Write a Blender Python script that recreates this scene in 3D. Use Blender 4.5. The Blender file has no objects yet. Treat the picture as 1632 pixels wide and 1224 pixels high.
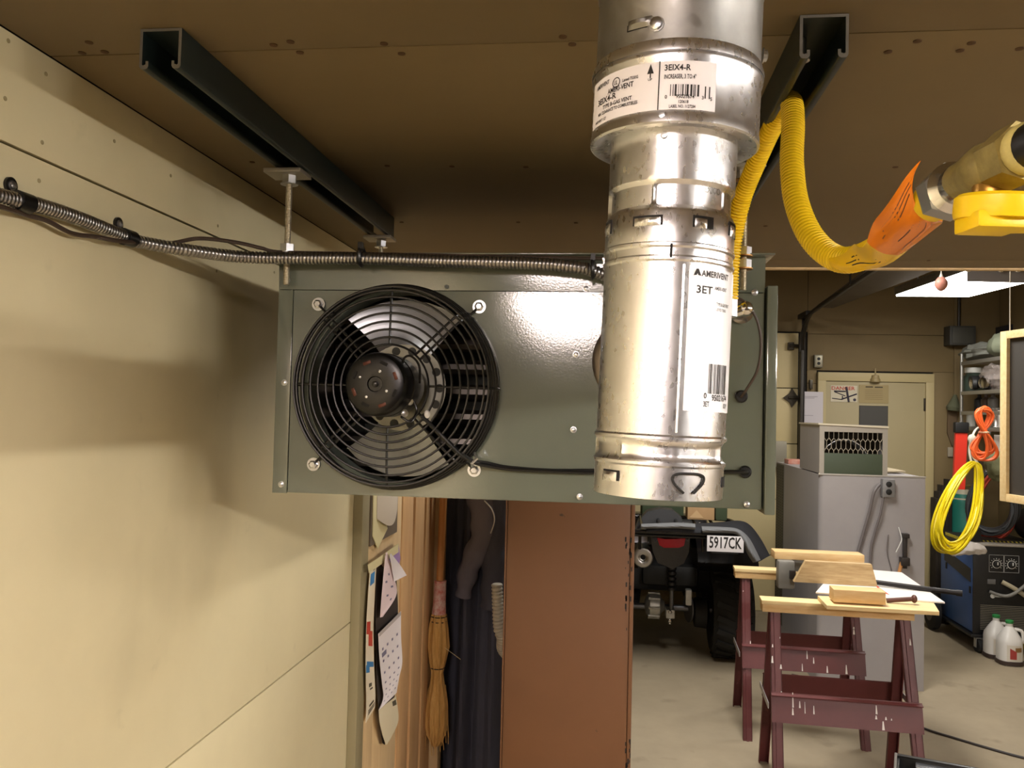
import bpy, bmesh, math, random
from mathutils import Vector as V, Matrix
from math import sin, cos, pi, radians, sqrt, atan2
random.seed(4)
C = bpy.context.scene.collection
sc = bpy.context.scene
# ------------------------------------------------------------------ camera
HC, FPX = 1.69, 1340.0
PSI, TH, ROLL = 0.12039, 0.03268, 0.024
fwd = V((-sin(PSI)*cos(TH), cos(PSI)*cos(TH), sin(TH)))
r0 = V((cos(PSI), sin(PSI), 0)); u0 = r0.cross(fwd)
rgt = r0*cos(ROLL)+u0*sin(ROLL); upv = rgt.cross(fwd)
CAM = V((0, 0, HC))
cd = bpy.data.cameras.new('camera'); co = bpy.data.objects.new('camera', cd); C.objects.link(co)
cd.sensor_width = 36; cd.lens = FPX/1632*36; cd.clip_start = .02
m3 = Matrix((rgt, upv, -fwd)).transposed()
co.matrix_world = Matrix.Translation(CAM) @ m3.to_4x4()
sc.camera = co
def at(px, py, y=None, x=None, z=None):
    """survey helper: world point seen at a photo pixel at a known room depth y (or on a plane x / z)"""
    d = fwd + rgt*((px-816)/FPX) - upv*((py-612)/FPX)
    t = y/d.y if y is not None else (x/d.x if x is not None else (z-HC)/d.z)
    return CAM + d*t
# ------------------------------------------------------------------ world, light levels, exposure
w = bpy.data.worlds.new('world'); sc.world = w; w.use_nodes = True
w.node_tree.nodes['Background'].inputs[0].default_value = (.9, .8, .65, 1)
w.node_tree.nodes['Background'].inputs[1].default_value = .004
sc.view_settings.view_transform = 'Standard'; sc.view_settings.look = 'None'
sc.view_settings.exposure = 0.22; sc.view_settings.gamma = 1; sc.view_settings.use_curve_mapping = False
NEAR_PANEL = 46.0
TUBE_STRENGTH = 98.0
PANEL_STRENGTH = 17.0
def area(name, loc, sx, sy, power, col, rot=(0, 0, 0)):
    l = bpy.data.lights.new(name, 'AREA'); l.shape = 'RECTANGLE'; l.size = sx; l.size_y = sy
    l.energy = power; l.color = col
    o = bpy.data.objects.new(name, l); C.objects.link(o); o.location = loc; o.rotation_euler = rot
    return o
# another ceiling fixture of the garage, nearer than the one in view, behind the edge of the low ceiling
area('garage_lamp', (.65, 4.0, 2.98), .56, 1.2, 72, (1, .96, .9))
# ------------------------------------------------------------------ materials
def lin(h):
    h = h.lstrip('#'); o = []
    for i in (0, 2, 4):
        c = int(h[i:i+2], 16)/255
        o.append(c/12.92 if c <= .04045 else ((c+.055)/1.055)**2.4)
    return (*o, 1)
MATS = {}
def M(name, hexc, rough=.5, metal=0, var=.0, vscale=6, stretch=(1, 1, 1), bump=0, bscale=80, spec=.5, emit=None, estr=0, hex2=None, alpha=None, trans=0, coat=0):
    if name in MATS: return MATS[name]
    m = bpy.data.materials.new(name); m.use_nodes = True; MATS[name] = m
    nt = m.node_tree; b = nt.nodes['Principled BSDF']
    c = lin(hexc)
    b.inputs['Base Color'].default_value = c
    b.inputs['Roughness'].default_value = rough; b.inputs['Metallic'].default_value = metal
    b.inputs['Specular IOR Level'].default_value = spec
    if coat: b.inputs['Coat Weight'].default_value = coat; b.inputs['Coat Roughness'].default_value = .1
    if trans: b.inputs['Transmission Weight'].default_value = trans
    if alpha is not None: b.inputs['Alpha'].default_value = alpha
    if emit: b.inputs['Emission Color'].default_value = lin(emit); b.inputs['Emission Strength'].default_value = estr
    if var or hex2 or bump:
        tc = nt.nodes.new('ShaderNodeTexCoord'); mp = nt.nodes.new('ShaderNodeMapping')
        mp.inputs['Scale'].default_value = stretch; nt.links.new(tc.outputs['Object'], mp.inputs[0])
    if var or hex2:
        n = nt.nodes.new('ShaderNodeTexNoise'); n.inputs['Scale'].default_value = vscale; n.inputs['Detail'].default_value = 6
        n.inputs['Roughness'].default_value = .65
        nt.links.new(mp.outputs[0], n.inputs['Vector'])
        r = nt.nodes.new('ShaderNodeValToRGB'); r.color_ramp.elements[0].position = .3; r.color_ramp.elements[1].position = .7
        c2 = lin(hex2) if hex2 else tuple(min(1, k*(1+var)) for k in c[:3])+(1,)
        r.color_ramp.elements[0].color = c if hex2 else tuple(k*(1-var) for k in c[:3])+(1,)
        r.color_ramp.elements[1].color = c2
        nt.links.new(n.outputs['Fac'], r.inputs[0]); nt.links.new(r.outputs[0], b.inputs['Base Color'])
    if bump:
        n2 = nt.nodes.new('ShaderNodeTexNoise'); n2.inputs['Scale'].default_value = bscale; n2.inputs['Detail'].default_value = 3
        nt.links.new(mp.outputs[0], n2.inputs['Vector'])
        bp = nt.nodes.new('ShaderNodeBump'); bp.inputs['Strength'].default_value = bump; bp.inputs['Distance'].default_value = .002
        nt.links.new(n2.outputs['Fac'], bp.inputs['Height']); nt.links.new(bp.outputs[0], b.inputs['Normal'])
    return m
def spotted(m, hexc, scale, lo, hi, amt=1.0, stretch=(1, 1, 1)):
    """wear: blend small noise-shaped marks of another colour into a material"""
    nt = m.node_tree; b = nt.nodes['Principled BSDF']
    tc = nt.nodes.new('ShaderNodeTexCoord'); mp = nt.nodes.new('ShaderNodeMapping'); mp.inputs['Scale'].default_value = stretch
    nt.links.new(tc.outputs['Object'], mp.inputs[0])
    n = nt.nodes.new('ShaderNodeTexNoise'); n.inputs['Scale'].default_value = scale; n.inputs['Detail'].default_value = 4
    nt.links.new(mp.outputs[0], n.inputs['Vector'])
    mr = nt.nodes.new('ShaderNodeMapRange'); mr.inputs[1].default_value = lo; mr.inputs[2].default_value = hi; mr.inputs[4].default_value = amt
    nt.links.new(n.outputs['Fac'], mr.inputs[0])
    mx = nt.nodes.new('ShaderNodeMix'); mx.data_type = 'RGBA'
    nt.links.new(mr.outputs[0], mx.inputs[0])
    if b.inputs['Base Color'].is_linked:
        nt.links.new(b.inputs['Base Color'].links[0].from_socket, mx.inputs[6])
    else: mx.inputs[6].default_value = b.inputs['Base Color'].default_value
    mx.inputs[7].default_value = lin(hexc)
    nt.links.new(mx.outputs[2], b.inputs['Base Color'])
    return m
def spangle(m, scale=90, amt=.35, stretch=(1, 1, 1)):
    """galvanised crystal pattern: voronoi cells vary the roughness and the tint a little"""
    nt = m.node_tree; b = nt.nodes['Principled BSDF']
    tc = nt.nodes.new('ShaderNodeTexCoord'); vo = nt.nodes.new('ShaderNodeTexVoronoi'); vo.inputs['Scale'].default_value = scale
    mp = nt.nodes.new('ShaderNodeMapping'); mp.inputs['Scale'].default_value = stretch
    nt.links.new(tc.outputs['Object'], mp.inputs[0]); nt.links.new(mp.outputs[0], vo.inputs['Vector'])
    bw = nt.nodes.new('ShaderNodeRGBToBW'); nt.links.new(vo.outputs['Color'], bw.inputs[0])
    mr = nt.nodes.new('ShaderNodeMapRange'); r = b.inputs['Roughness'].default_value
    mr.inputs[3].default_value = r*(1-amt); mr.inputs[4].default_value = r*(1+amt)
    nt.links.new(bw.outputs[0], mr.inputs[0]); nt.links.new(mr.outputs[0], b.inputs['Roughness'])
    mr2 = nt.nodes.new('ShaderNodeMapRange'); mr2.inputs[3].default_value = 1-amt*.35; mr2.inputs[4].default_value = 1
    nt.links.new(bw.outputs[0], mr2.inputs[0])
    mx = nt.nodes.new('ShaderNodeMix'); mx.data_type = 'RGBA'; mx.blend_type = 'MULTIPLY'; mx.inputs[0].default_value = 1
    if b.inputs['Base Color'].is_linked: nt.links.new(b.inputs['Base Color'].links[0].from_socket, mx.inputs[6])
    else: mx.inputs[6].default_value = b.inputs['Base Color'].default_value
    nt.links.new(mr2.outputs[0], mx.inputs[7]); nt.links.new(mx.outputs[2], b.inputs['Base Color'])
    return m
wallm = spotted(spotted(M('cream_wall_paint', '#d6cca6', .62, var=.05, vscale=3, bump=.12, bscale=30), '#6d6348', 14, .68, .78, .14), '#8f856a', 3.2, .58, .80, .30, (1, 1, .7))
ceilm = M('ceiling_paint', '#6f5f40', .7, var=.05, vscale=3, bump=.1, bscale=30)
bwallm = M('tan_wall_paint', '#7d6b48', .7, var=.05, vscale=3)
concrete = spotted(M('concrete', '#9a8d76', .75, var=.12, vscale=2.2, bump=.25, bscale=40), '#6b5f4c', 5, .64, .75, .4)
gap = M('dark_gap', '#1c1710', .9)
heaterm = M('grey_green_enamel', '#656b5f', .105, var=.03, vscale=4, bump=.03, bscale=380, spec=1.0)
heater_dk = M('grey_green_inside', '#4d524a', .5)
black = M('black_paint', '#0c0c0c', .35)
blackm = M('black_matte', '#141414', .6)
strutm = M('dark_green_steel', '#17211f', .42, var=.2, vscale=20)
strut_edge = M('cut_steel', '#7b776f', .5, .4)
galv = spangle(M('galvanised_bright', '#e3e4e7', .29, 1, bump=.06, bscale=50), 420, .10, (1, 1, .6))
galv_old = spangle(M('galvanised_dull', '#a9a9a6', .42, 1, var=.14, vscale=30), 160, .15)
zinc = M('zinc', '#c9ccd0', .28, 1)
rodm = M('zinc_thread', '#d2ccbc', .38, .9)
alu = M('aluminium', '#b9bec4', .3, 1, var=.1, vscale=12)
paper = M('white_paper', '#e9e7ea', .45)
ink = M('black_ink', '#191614', .6)
yel = M('yellow_plastic', '#e8c413', .38)
yelcord = M('yellow_cord_jacket', '#e6cf10', .4)
orangecord = M('orange_cord_jacket', '#e0612a', .45)
redcord = M('red_cord_jacket', '#a83a26', .45)
greycord = M('grey_cord_jacket', '#2c2f33', .5)
brass = M('brass_old', '#a0915a', .42, .6, var=.3, vscale=60)
wire_br = M('brown_wire', '#3a2c22', .5)
flexm = M('steel_flex', '#9f9d9b', .30, 1)
maroon = M('maroon_paint', '#5c2828', .5, var=.08, vscale=15)
pine = M('pine', '#e4c592', .55, stretch=(1.5, 14, 14), vscale=5, hex2='#cfa468')
pine_l = M('pine_pale', '#ecd5a2', .55, stretch=(1.2, 16, 16), vscale=4, hex2='#dfbe84')
pine_g = M('lumber_greyed', '#cbb083', .6, stretch=(1.5, 12, 12), vscale=5, hex2='#a58658')
white_board = M('white_melamine', '#f2ece4', .35)
brownm = spotted(M('brown_cabinet_paint', '#6b472b', .5, var=.05, vscale=3, bump=.08, bscale=120), '#2a2019', 26, .74, .78, .8)
navy = M('navy_cloth', '#6f7cab', .9, var=.12, vscale=9, bump=.3, bscale=200)
navy_d = M('dark_cloth', '#4c4e5c', .92, var=.1, vscale=9, bump=.3, bscale=200)
straw = M('straw', '#d6ab66', .8, stretch=(40, 40, 3), vscale=5, hex2='#b58843')
handlew = M('varnished_wood', '#c68c50', .4, var=.1, vscale=6)
trimg = M('grey_trim_paint', '#8d8465', .6, var=.06, vscale=5)
boardw = M('painted_board', '#dcc294', .6, stretch=(10, 10, 1), vscale=4, hex2='#cdb184')
boardb = M('brown_board', '#cfa876', .6, stretch=(10, 10, 1), vscale=4, hex2='#bf9565')
greyp = M('grey_sheet_metal', '#a39fa0', .45, .25, var=.05, vscale=3)
blue = M('blue_enamel', '#3f64a3', .4, var=.05, vscale=4)
blk_pl = M('black_plastic', '#17181a', .35, var=.1, vscale=6)
chrome = M('chrome', '#d5d5d5', .15, 1)
tirem = M('tire_rubber', '#1b1b1b', .75, bump=.2)
whitepl = M('white_plastic', '#dfe0dc', .4)
doorm = M('door_paint', '#a89b76', .55, var=.03, vscale=3)
gdoor = M('garage_door_paint', '#c9b88a', .55, var=.04, vscale=3)
redm = M('red_plastic', '#e23a2a', .4)
# ------------------------------------------------------------------ geometry helpers
class MB:
    def __init__(s): s.bm = bmesh.new()
    def box(s, a, b, bev=0, rot=None, piv=None):
        a, b = V(a), V(b); c = (a+b)/2; d = b-a
        t = bmesh.new(); bmesh.ops.create_cube(t, size=1)
        for v in t.verts: v.co = V((v.co.x*d.x, v.co.y*d.y, v.co.z*d.z))
        if bev: bmesh.ops.bevel(t, geom=t.edges[:], offset=bev, segments=2, affect='EDGES', profile=.6)
        R = rot if rot is not None else Matrix.Identity(3)
        p = V(piv) if piv is not None else c
        for v in t.verts: v.co = R @ (v.co + c - p) + p
        s.add(t); return s
    def add(s, t):
        me = bpy.data.meshes.new('t'); t.to_mesh(me); t.free(); s.bm.from_mesh(me); bpy.data.meshes.remove(me)
    def ring(s, c, n, r, ax, ay):
        return [s.bm.verts.new(c + ax*(r*cos(2*pi*i/n)) + ay*(r*sin(2*pi*i/n))) for i in range(n)]
    def skin(s, rings, closed=False, caps=True):
        f = s.bm.faces.new
        L = len(rings); n = len(rings[0])
        for k in range(L if closed else L-1):
            A, B = rings[k], rings[(k+1) % L]
            for i in range(n): f((A[i], A[(i+1) % n], B[(i+1) % n], B[i]))
        if caps and not closed:
            f(list(reversed(rings[0]))); f(rings[-1])
    def cyl(s, p0, p1, r, r1=None, n=16, caps=True):
        p0, p1 = V(p0), V(p1); d = (p1-p0).normalized()
        ax = d.orthogonal().normalized(); ay = d.cross(ax)
        s.skin([s.ring(p0, n, r, ax, ay), s.ring(p1, n, r if r1 is None else r1, ax, ay)], caps=caps); return s
    def tube(s, pts, r, n=8, closed=False, rf=None, flat=1.0):
        pts = [V(p) for p in pts]; L = len(pts); rings = []; ax = None
        for i, p in enumerate(pts):
            a = pts[(i-1) % L] if (closed or i > 0) else p; b = pts[(i+1) % L] if (closed or i < L-1) else p
            d = (b-a).normalized() if (b-a).length > 1e-9 else V((0, 0, 1))
            if ax is None: ax = d.orthogonal().normalized()
            ax = (ax - d*ax.dot(d))
            ax = ax.normalized() if ax.length > 1e-6 else d.orthogonal().normalized()
            rr = r if rf is None else rf(i)
            ay = d.cross(ax)
            rings.append([s.bm.verts.new(p + ax*(rr*cos(2*pi*k/n)) + ay*(rr*flat*sin(2*pi*k/n))) for k in range(n)])
        s.skin(rings, closed); return s
    def lathe(s, prof, o, d=(0, 0, 1), n=32, caps=True, rf=None):
        o, d = V(o), V(d).normalized()
        ax = V((1, 0, 0)) - d*d.x
        ax = ax.normalized() if ax.length > .2 else d.orthogonal().normalized()
        ay = d.cross(ax); rings = []
        for (r, h) in prof:
            rings.append([s.bm.verts.new(o + d*h + (ax*cos(2*pi*i/n)+ay*sin(2*pi*i/n))*max(1e-5, r if rf is None else rf(r, h, 2*pi*i/n))) for i in range(n)])
        s.skin(rings, caps=caps); return s
    def ball(s, c, r, sx=1, sy=1, sz=1, u=16, v=10):
        t = bmesh.new(); bmesh.ops.create_uvsphere(t, u_segments=u, v_segments=v, radius=r)
        for q in t.verts: q.co = V((q.co.x*sx, q.co.y*sy, q.co.z*sz)) + V(c)
        s.add(t); return s
    def prism(s, poly, vec):
        vec = V(vec); A = [s.bm.verts.new(V(p)) for p in poly]; B = [s.bm.verts.new(V(p)+vec) for p in poly]
        n = len(A); s.bm.faces.new(list(reversed(A))); s.bm.faces.new(B)
        for i in range(n): s.bm.faces.new((A[i], A[(i+1) % n], B[(i+1) % n], B[i]))
        return s
    def sheet(s, fn, nu, nv, th=.001):
        """a surface fn(u,v) with real thickness"""
        g = [[V(fn(i/nu, j/nv)) for j in range(nv+1)] for i in range(nu+1)]
        def nrm(i, j):
            a = g[min(i+1, nu)][j]-g[max(i-1, 0)][j]; b = g[i][min(j+1, nv)]-g[i][max(j-1, 0)]
            c = a.cross(b); return c.normalized() if c.length > 1e-12 else V((0, 0, 1))
        A = [[s.bm.verts.new(g[i][j]+nrm(i, j)*th/2) for j in range(nv+1)] for i in range(nu+1)]
        B = [[s.bm.verts.new(g[i][j]-nrm(i, j)*th/2) for j in range(nv+1)] for i in range(nu+1)]
        f = s.bm.faces.new
        for i in range(nu):
            for j in range(nv):
                f((A[i][j], A[i+1][j], A[i+1][j+1], A[i][j+1])); f((B[i][j], B[i][j+1], B[i+1][j+1], B[i+1][j]))
        for i in range(nu):
            f((A[i][0], B[i][0], B[i+1][0], A[i+1][0])); f((A[i][nv], A[i+1][nv], B[i+1][nv], B[i][nv]))
        for j in range(nv):
            f((A[0][j], A[0][j+1], B[0][j+1], B[0][j])); f((A[nu][j], B[nu][j], B[nu][j+1], A[nu][j+1]))
        return s
    def build(s, name, mat, parent=None, label=None, cat=None, group=None, kind=None, sharp=35, flat=False):
        me = bpy.data.meshes.new(name)
        bmesh.ops.recalc_face_normals(s.bm, faces=s.bm.faces[:])
        vs = [v.co for v in s.bm.verts]
        lo = V((min(v.x for v in vs), min(v.y for v in vs), min(v.z for v in vs)))
        hi = V((max(v.x for v in vs), max(v.y for v in vs), max(v.z for v in vs)))
        org = V(((lo.x+hi.x)/2, (lo.y+hi.y)/2, lo.z))
        bmesh.ops.translate(s.bm, verts=s.bm.verts[:], vec=-org)
        s.bm.to_mesh(me); s.bm.free()
        me.materials.append(mat)
        if not flat:
            me.polygons.foreach_set('use_smooth', [True]*len(me.polygons)); me.set_sharp_from_angle(angle=radians(sharp))
        o = bpy.data.objects.new(name, me); C.objects.link(o)
        WP[o.name] = org
        o.location = org - (WP[parent.name] if parent else V((0, 0, 0)))
        if parent: o.parent = parent
        tag(o, label, cat, group, kind)
        return o
WP = {}
def tag(o, label=None, cat=None, group=None, kind=None):
    if label: o['label'] = label
    if cat: o['category'] = cat
    if group: o['group'] = group
    if kind: o['kind'] = kind
def thing(name, label, cat, loc=(0, 0, 0), group=None):
    o = bpy.data.objects.new(name, None); C.objects.link(o); o.location = loc; o.empty_display_size = .05
    WP[o.name] = V(loc); tag(o, label, cat, group); return o
def B(a, b, bev=0, rot=None, piv=None): return MB().box(a, b, bev, rot, piv)
def smooth(pts, n=8, closed=False):
    pts = [V(p) for p in pts]; L = len(pts); out = []
    for i in range(L if closed else L-1):
        if closed: p0, p1, p2, p3 = pts[(i-1) % L], pts[i], pts[(i+1) % L], pts[(i+2) % L]
        else: p0, p1, p2, p3 = pts[max(i-1, 0)], pts[i], pts[i+1], pts[min(i+2, L-1)]
        for k in range(n):
            t = k/n; t2 = t*t; t3 = t2*t
            out.append(.5*((2*p1)+(p2-p0)*t+(2*p0-5*p1+4*p2-p3)*t2+(3*p1-p0-3*p2+p3)*t3))
    if not closed: out.append(pts[-1])
    return out
def resample(pts, step):
    out = [pts[0]]; acc = 0
    for a, b in zip(pts[:-1], pts[1:]):
        d = (b-a).length
        while acc+d >= step:
            t = (step-acc)/d; a = a+(b-a)*t; out.append(a.copy()); d = (b-a).length; acc = 0
        acc += d
    return out
def corr(pts, r, dr, pitch, n=12):
    """corrugated hose along a path: ring bulges at a real pitch"""
    p = resample(smooth(pts, 14), pitch/4); prof = [0, .88, 1, .88]
    return MB().tube(p, r, n, rf=lambda i: r-dr+dr*prof[i % 4])
TEXTS = {}
def textmesh(s, bold=False):
    if s in TEXTS: return TEXTS[s]
    cu = bpy.data.curves.new('t', 'FONT'); cu.body = s; cu.resolution_u = 2; cu.size = 1
    if bold: cu.offset = .02
    o = bpy.data.objects.new('t', cu); C.objects.link(o)
    dg = bpy.context.evaluated_depsgraph_get(); me = bpy.data.meshes.new_from_object(o.evaluated_get(dg))
    vs = [v.co.copy() for v in me.vertices]; fs = [tuple(p.vertices) for p in me.polygons]
    bpy.data.objects.remove(o); bpy.data.curves.remove(cu); bpy.data.meshes.remove(me)
    TEXTS[s] = (vs, fs); return TEXTS[s]
def text(mb, s, fmap, h, width=None, bold=True):
    """lettering: cap height h, optional total width; fmap(u,v) gives the world point"""
    vs, fs = textmesh(s, bold)
    x0 = min(v.x for v in vs); x1 = max(v.x for v in vs); y1 = .7
    sy = h/y1; sx = width/(x1-x0) if width else sy
    nv = [mb.bm.verts.new(fmap((v.x-x0)*sx, v.y*sy)) for v in vs]
    for f in fs:
        try: mb.bm.faces.new([nv[i] for i in f])
        except ValueError: pass
    return mb
def screw(p, d, r, parent, name='screw', mat=None):
    m = MB(); p, d = V(p), V(d).normalized()
    m.lathe([(r*1.25, 0), (r*1.25, r*.18), (r, r*.2), (r*.98, r*.65), (r*.5, r*.85)], p, d, 10)
    return m.build(name, mat or zinc, parent)
# ------------------------------------------------------------------ room shell
ZC, ZH, XL, XR, YB, YF, YE = 2.067, 3.05, -.62, 3.3, 7.7, -2.4, 2.16
B((XL-.4, YF-.1, -.12), (XR+.1, YB+.1, 0)).build('floor', concrete, kind='structure')
wl = B((XL-.1, YF, 0), (XL-.010, YB, ZH)).build('wall_left', gap, kind='structure')
def panel(y0, y1, z0, z1, m=wallm):
    B((XL-.012, y0, z0), (XL, y1, z1), .0008).build('panel', m, wl)
for (y0, y1) in ((YF, -.42), (-.416, 2.0), (2.1, 4.4), (4.404, YB)):
    if y0 < 2.05:
        panel(y0, y1, .0, 1.1705); panel(y0, y1, 1.1735, 1.9495); panel(y0, y1, 1.9525, 2.0655)
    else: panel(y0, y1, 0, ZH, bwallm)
B((XR, YF, 0), (XR+.1, YB, ZH)).build('wall_right', bwallm, kind='structure')
B((XL-.1, YF-.1, 0), (XR+.1, YF, ZH)).build('wall_front', M('dark_brown_wall', '#3b3123', .8), kind='structure')
wb = B((XL-.1, YB+.012, 0), (XR+.1, YB+.1, ZH)).build('wall_back', gap, kind='structure')
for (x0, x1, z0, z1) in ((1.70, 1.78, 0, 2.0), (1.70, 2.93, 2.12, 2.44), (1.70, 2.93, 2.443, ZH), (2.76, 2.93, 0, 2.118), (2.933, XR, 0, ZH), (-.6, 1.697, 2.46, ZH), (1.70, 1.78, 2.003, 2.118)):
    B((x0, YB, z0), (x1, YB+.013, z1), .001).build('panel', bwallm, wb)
B((XL-.1, YE, ZH), (XR+.1, YB+.1, ZH+.1)).build('ceiling_high', bwallm, kind='structure')
cl = B((XL-.1, YF, ZC+.010), (XR, YE, ZC+.09)).build('ceiling', gap, kind='structure')
for (y0, y1) in ((YF, -.378), (-.3765, .8415), (.8435, 2.06), (2.0615, YE)):
    for (x0, x1) in ((XL, 1.2), (1.2008, XR)):
        B((x0, y0, ZC), (x1, y1, ZC+.011), .0005).build('panel', ceilm, cl)
B((XL, YE, ZC-.004), (XR, YE+.02, ZC+.14), .001).build('trim_1', boardw, kind='structure')
nail = M('rust_stained_nail', '#4a3316', .8)
def nails(lst):
    for (px, py) in lst:
        p = at(px, py, z=ZC); p.z = ZC-.0006
        MB().lathe([(.0042, -.0004), (.0042, .0004), (.001, .001)], p, (0, 0, -1), 10).build('nail', nail, cl)
nails([(142, 67), (131, 84), (167, 82), (463, 66), (478, 83), (436, 71), (612, 69), (640, 85), (912, 70), (897, 58), (1462, 65), (1415, 82), (1530, 80), (1625, 77), (1548, 68),
       (1427, 266), (720, 265), (838, 266), (402, 258), (640, 354), (826, 354), (918, 355), (1220, 360), (1300, 363), (1480, 415), (617, 264)])
nailw = M('painted_nail_dimple', '#9c916d', .8)
for (px, py) in [(13, 65), (73, 118), (8, 157), (67, 227), (62, 288), (182, 225), (272, 280), (347, 360), (437, 434), (345, 432)]:
    p = at(px, py, x=XL); p.x = XL+.0004
    MB().lathe([(.0024, -.0004), (.0024, .0002), (.001, .0005)], p, (1, 0, 0), 10).build('nail', nailw, wl)
# corner post, boards at the end of the panelled wall
B((XL, 1.985, 0), (XL+.024, 2.045, ZC), .003).build('trim_2', trimg, kind='structure')
t3 = B((XL, 2.045, 0), (XL+.006, 2.10, ZC)).build('trim_3', gap, kind='structure')
bl = thing('board_stack', 'upright brown painted boards fixed side by side beyond the calendar on the left wall', 'boards', (XL, 2.5, 0))
for (y0, y1, d, m) in ((2.047, 2.14, .020, boardw), (2.142, 2.395, .017, boardw), (2.40, 2.53, .020, boardb), (2.534, 2.66, .026, boardb), (2.664, 2.80, .031, boardb), (2.803, 2.86, .06, boardw)):
    B((XL+.0005, y0, 0), (XL+d, y1, ZC-.002 if y1 < YE else 2.05), .002).build('board', m, bl)
# ------------------------------------------------------------------ ceiling lamp behind the photographer, garage lamp
pan_w = M('lit_diffuser_warm', '#ffffff', .5, emit='#ffebe3', estr=NEAR_PANEL)
cfl = thing('ceiling_light', 'narrow flat light panel fixed to the low ceiling behind the camera', 'light', (-.17, -.68, 2.03))
B((-.32, -1.29, 2.033), (-.03, -.08, 2.0665), .003).build('housing', whitepl, cfl)
B((-.30, -1.27, 2.028), (-.05, -.10, 2.0325)).build('diffuser', pan_w, cfl)
tube_c = M('lit_tube_cool', '#ffffff', .4, emit='#fff6ee', estr=TUBE_STRENGTH)
cfl = thing('tube_light', 'twin tube shop light on the low ceiling to the right behind the camera', 'light', (1.75, -.4, 2.06))
B((1.1, -.52, 2.045), (2.4, -.28, 2.0665), .003).build('housing', whitepl, cfl)
for yy in (-.46, -.34):
    MB().cyl((1.13, yy, 2.022), (2.37, yy, 2.022), .019, n=14).build('tube', tube_c, cfl)
fx = thing('ceiling_panel_light', 'bright rectangular ceiling light panel hanging in the high part of the garage', 'light', (2.38, 6.0, 2.62))
c = [at(1426, 473, z=2.62), at(1545, 473, z=2.62)]
q = [V((2.085, 6.56, 2.62)), V((2.60, 6.56, 2.62)), V((2.73, 5.58, 2.62)), V((2.165, 5.5, 2.62))]
MB().prism(q, (0, 0, .01)).build('diffuser', M('lit_diffuser', '#ffffff', .5, emit='#fffaf2', estr=PANEL_STRENGTH), fx)
hs = MB()
ctr = sum(q, V((0, 0, 0)))/4
hs.prism([ctr+(p-ctr)*1.03+V((0, 0, .011)) for p in q], (0, 0, .06)); hs.build('housing', galv_old, fx)
ep = MB(); ep.prism([q[3]+V((0, -.012, -.055)), q[2]+V((.02, -.012, -.055)), q[2]+V((.02, -.002, -.055)), q[3]+V((0, -.002, -.055))], (0, 0, .075)); ep = ep.build('end_plate', greyp, fx)
for px in (1543, 1595, 1622):
    MB().ball(at(px, 431.5, y=5.49), .011, 1.5, .5, .8).build('screw', M('bright_glint', '#ffffff', .15, 1), ep)  # bright beads put in as glints of reflected tubes, not real screws
for (x, y) in ((2.2, 6.45), (2.55, 6.45), (2.3, 5.65), (2.62, 5.65)):
    MB().cyl((x, y, 2.69), (x, y, ZH), .004, n=6).build('chain', zinc, fx)
cfl = thing('tube_light', 'twin tube shop light on the low ceiling far right of the heater', 'light', (2.4, .6, 2.06))
B((2.28, -.05, 2.045), (2.52, 1.25, 2.0665), .003).build('housing', whitepl, cfl)
for xx in (2.34, 2.46):
    MB().cyl((xx, -.02, 2.022), (xx, 1.22, 2.022), .019, n=14).build('tube', tube_c, cfl)
# ------------------------------------------------------------------ strut channels under the ceiling
def strut(x0, x1, y0, y1, label):
    t = thing('strut_channel', label, 'steel channel', ((x0+x1)/2, (y0+y1)/2, ZC-.041), 'steel channels bolted under the low ceiling')
    z1, z0, th, lip, ret = ZC-.0005, ZC-.0415, .0027, .0095, .006
    xc = (x0+x1)/2
    half = [(x0-xc, z1), (x0-xc, z0+.003), (x0-xc+.0012, z0+.0008), (x0-xc+.003, z0), (x0-xc+lip-.003, z0), (x0-xc+lip-.001, z0+.001), (x0-xc+lip, z0+.003), (x0-xc+lip, z0+ret+.002),
            (x0-xc+lip-th, z0+ret+.002), (x0-xc+lip-th, z0+th+.002), (x0-xc+th+.001, z0+th+.001), (x0-xc+th, z0+th+.002), (x0-xc+th, z1-th)]
    prof = half + [(-a, b) for a, b in reversed(half)]
    m = MB(); m.prism([(xc+a, y0, b) for a, b in prof], (0, y1-y0, 0)); m.build('channel', strutm, t, sharp=30)
    e = MB(); e.prism([(xc+a, y0-.0006, b) for a, b in prof], (0, .0006, 0)); e.build('cut_end', strut_edge, t, label='bare cut steel end of channel')
    return t
SL = strut(-.481, -.437, .785, 1.61, 'dark green steel channel under the ceiling beside the cream wall, over the fan')
SR = strut(.166, .210, .80, 1.61, 'dark steel channel under the ceiling right of the vent pipe, hose looped through it')
m = MB(); m.lathe([(.001, 0), (.0075, .0), (.0075, .004), (.004, .0055), (.004, .010), (.004, .03)], (.178, .845, 2.042), (0, 0, 1), 12)
m.build('bolt', zinc, SR)
def rod(x, y, zt, zb, label, nuts, plate=True):
    t = thing('threaded_rod', label, 'threaded rod', (x, y, zb), 'threaded rods carrying the heater')
    p = resample([V((x, y, zb)), V((x, y, zt))], .0007)
    MB().tube(p, .0048, 8, rf=lambda i: .0048 if i % 2 else .0041).build('rod', rodm, t)
    if plate: B((x-.030, y-.022, zt-.001), (x+.024, y+.022, zt+.005), .0006).build('plate', M('plate_steel', '#a39d8f', .45, .8), t)
    for z in nuts:
        MB().cyl((x, y, z-.0055), (x, y, z+.0055), .0105, n=6).build('nut', zinc, t)
        MB().cyl((x, y, z-.007), (x, y, z-.0055), .0125, n=16).build('washer', M('copper_washer', '#a37a48', .4, .8) if x > 0 else zinc, t)
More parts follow.
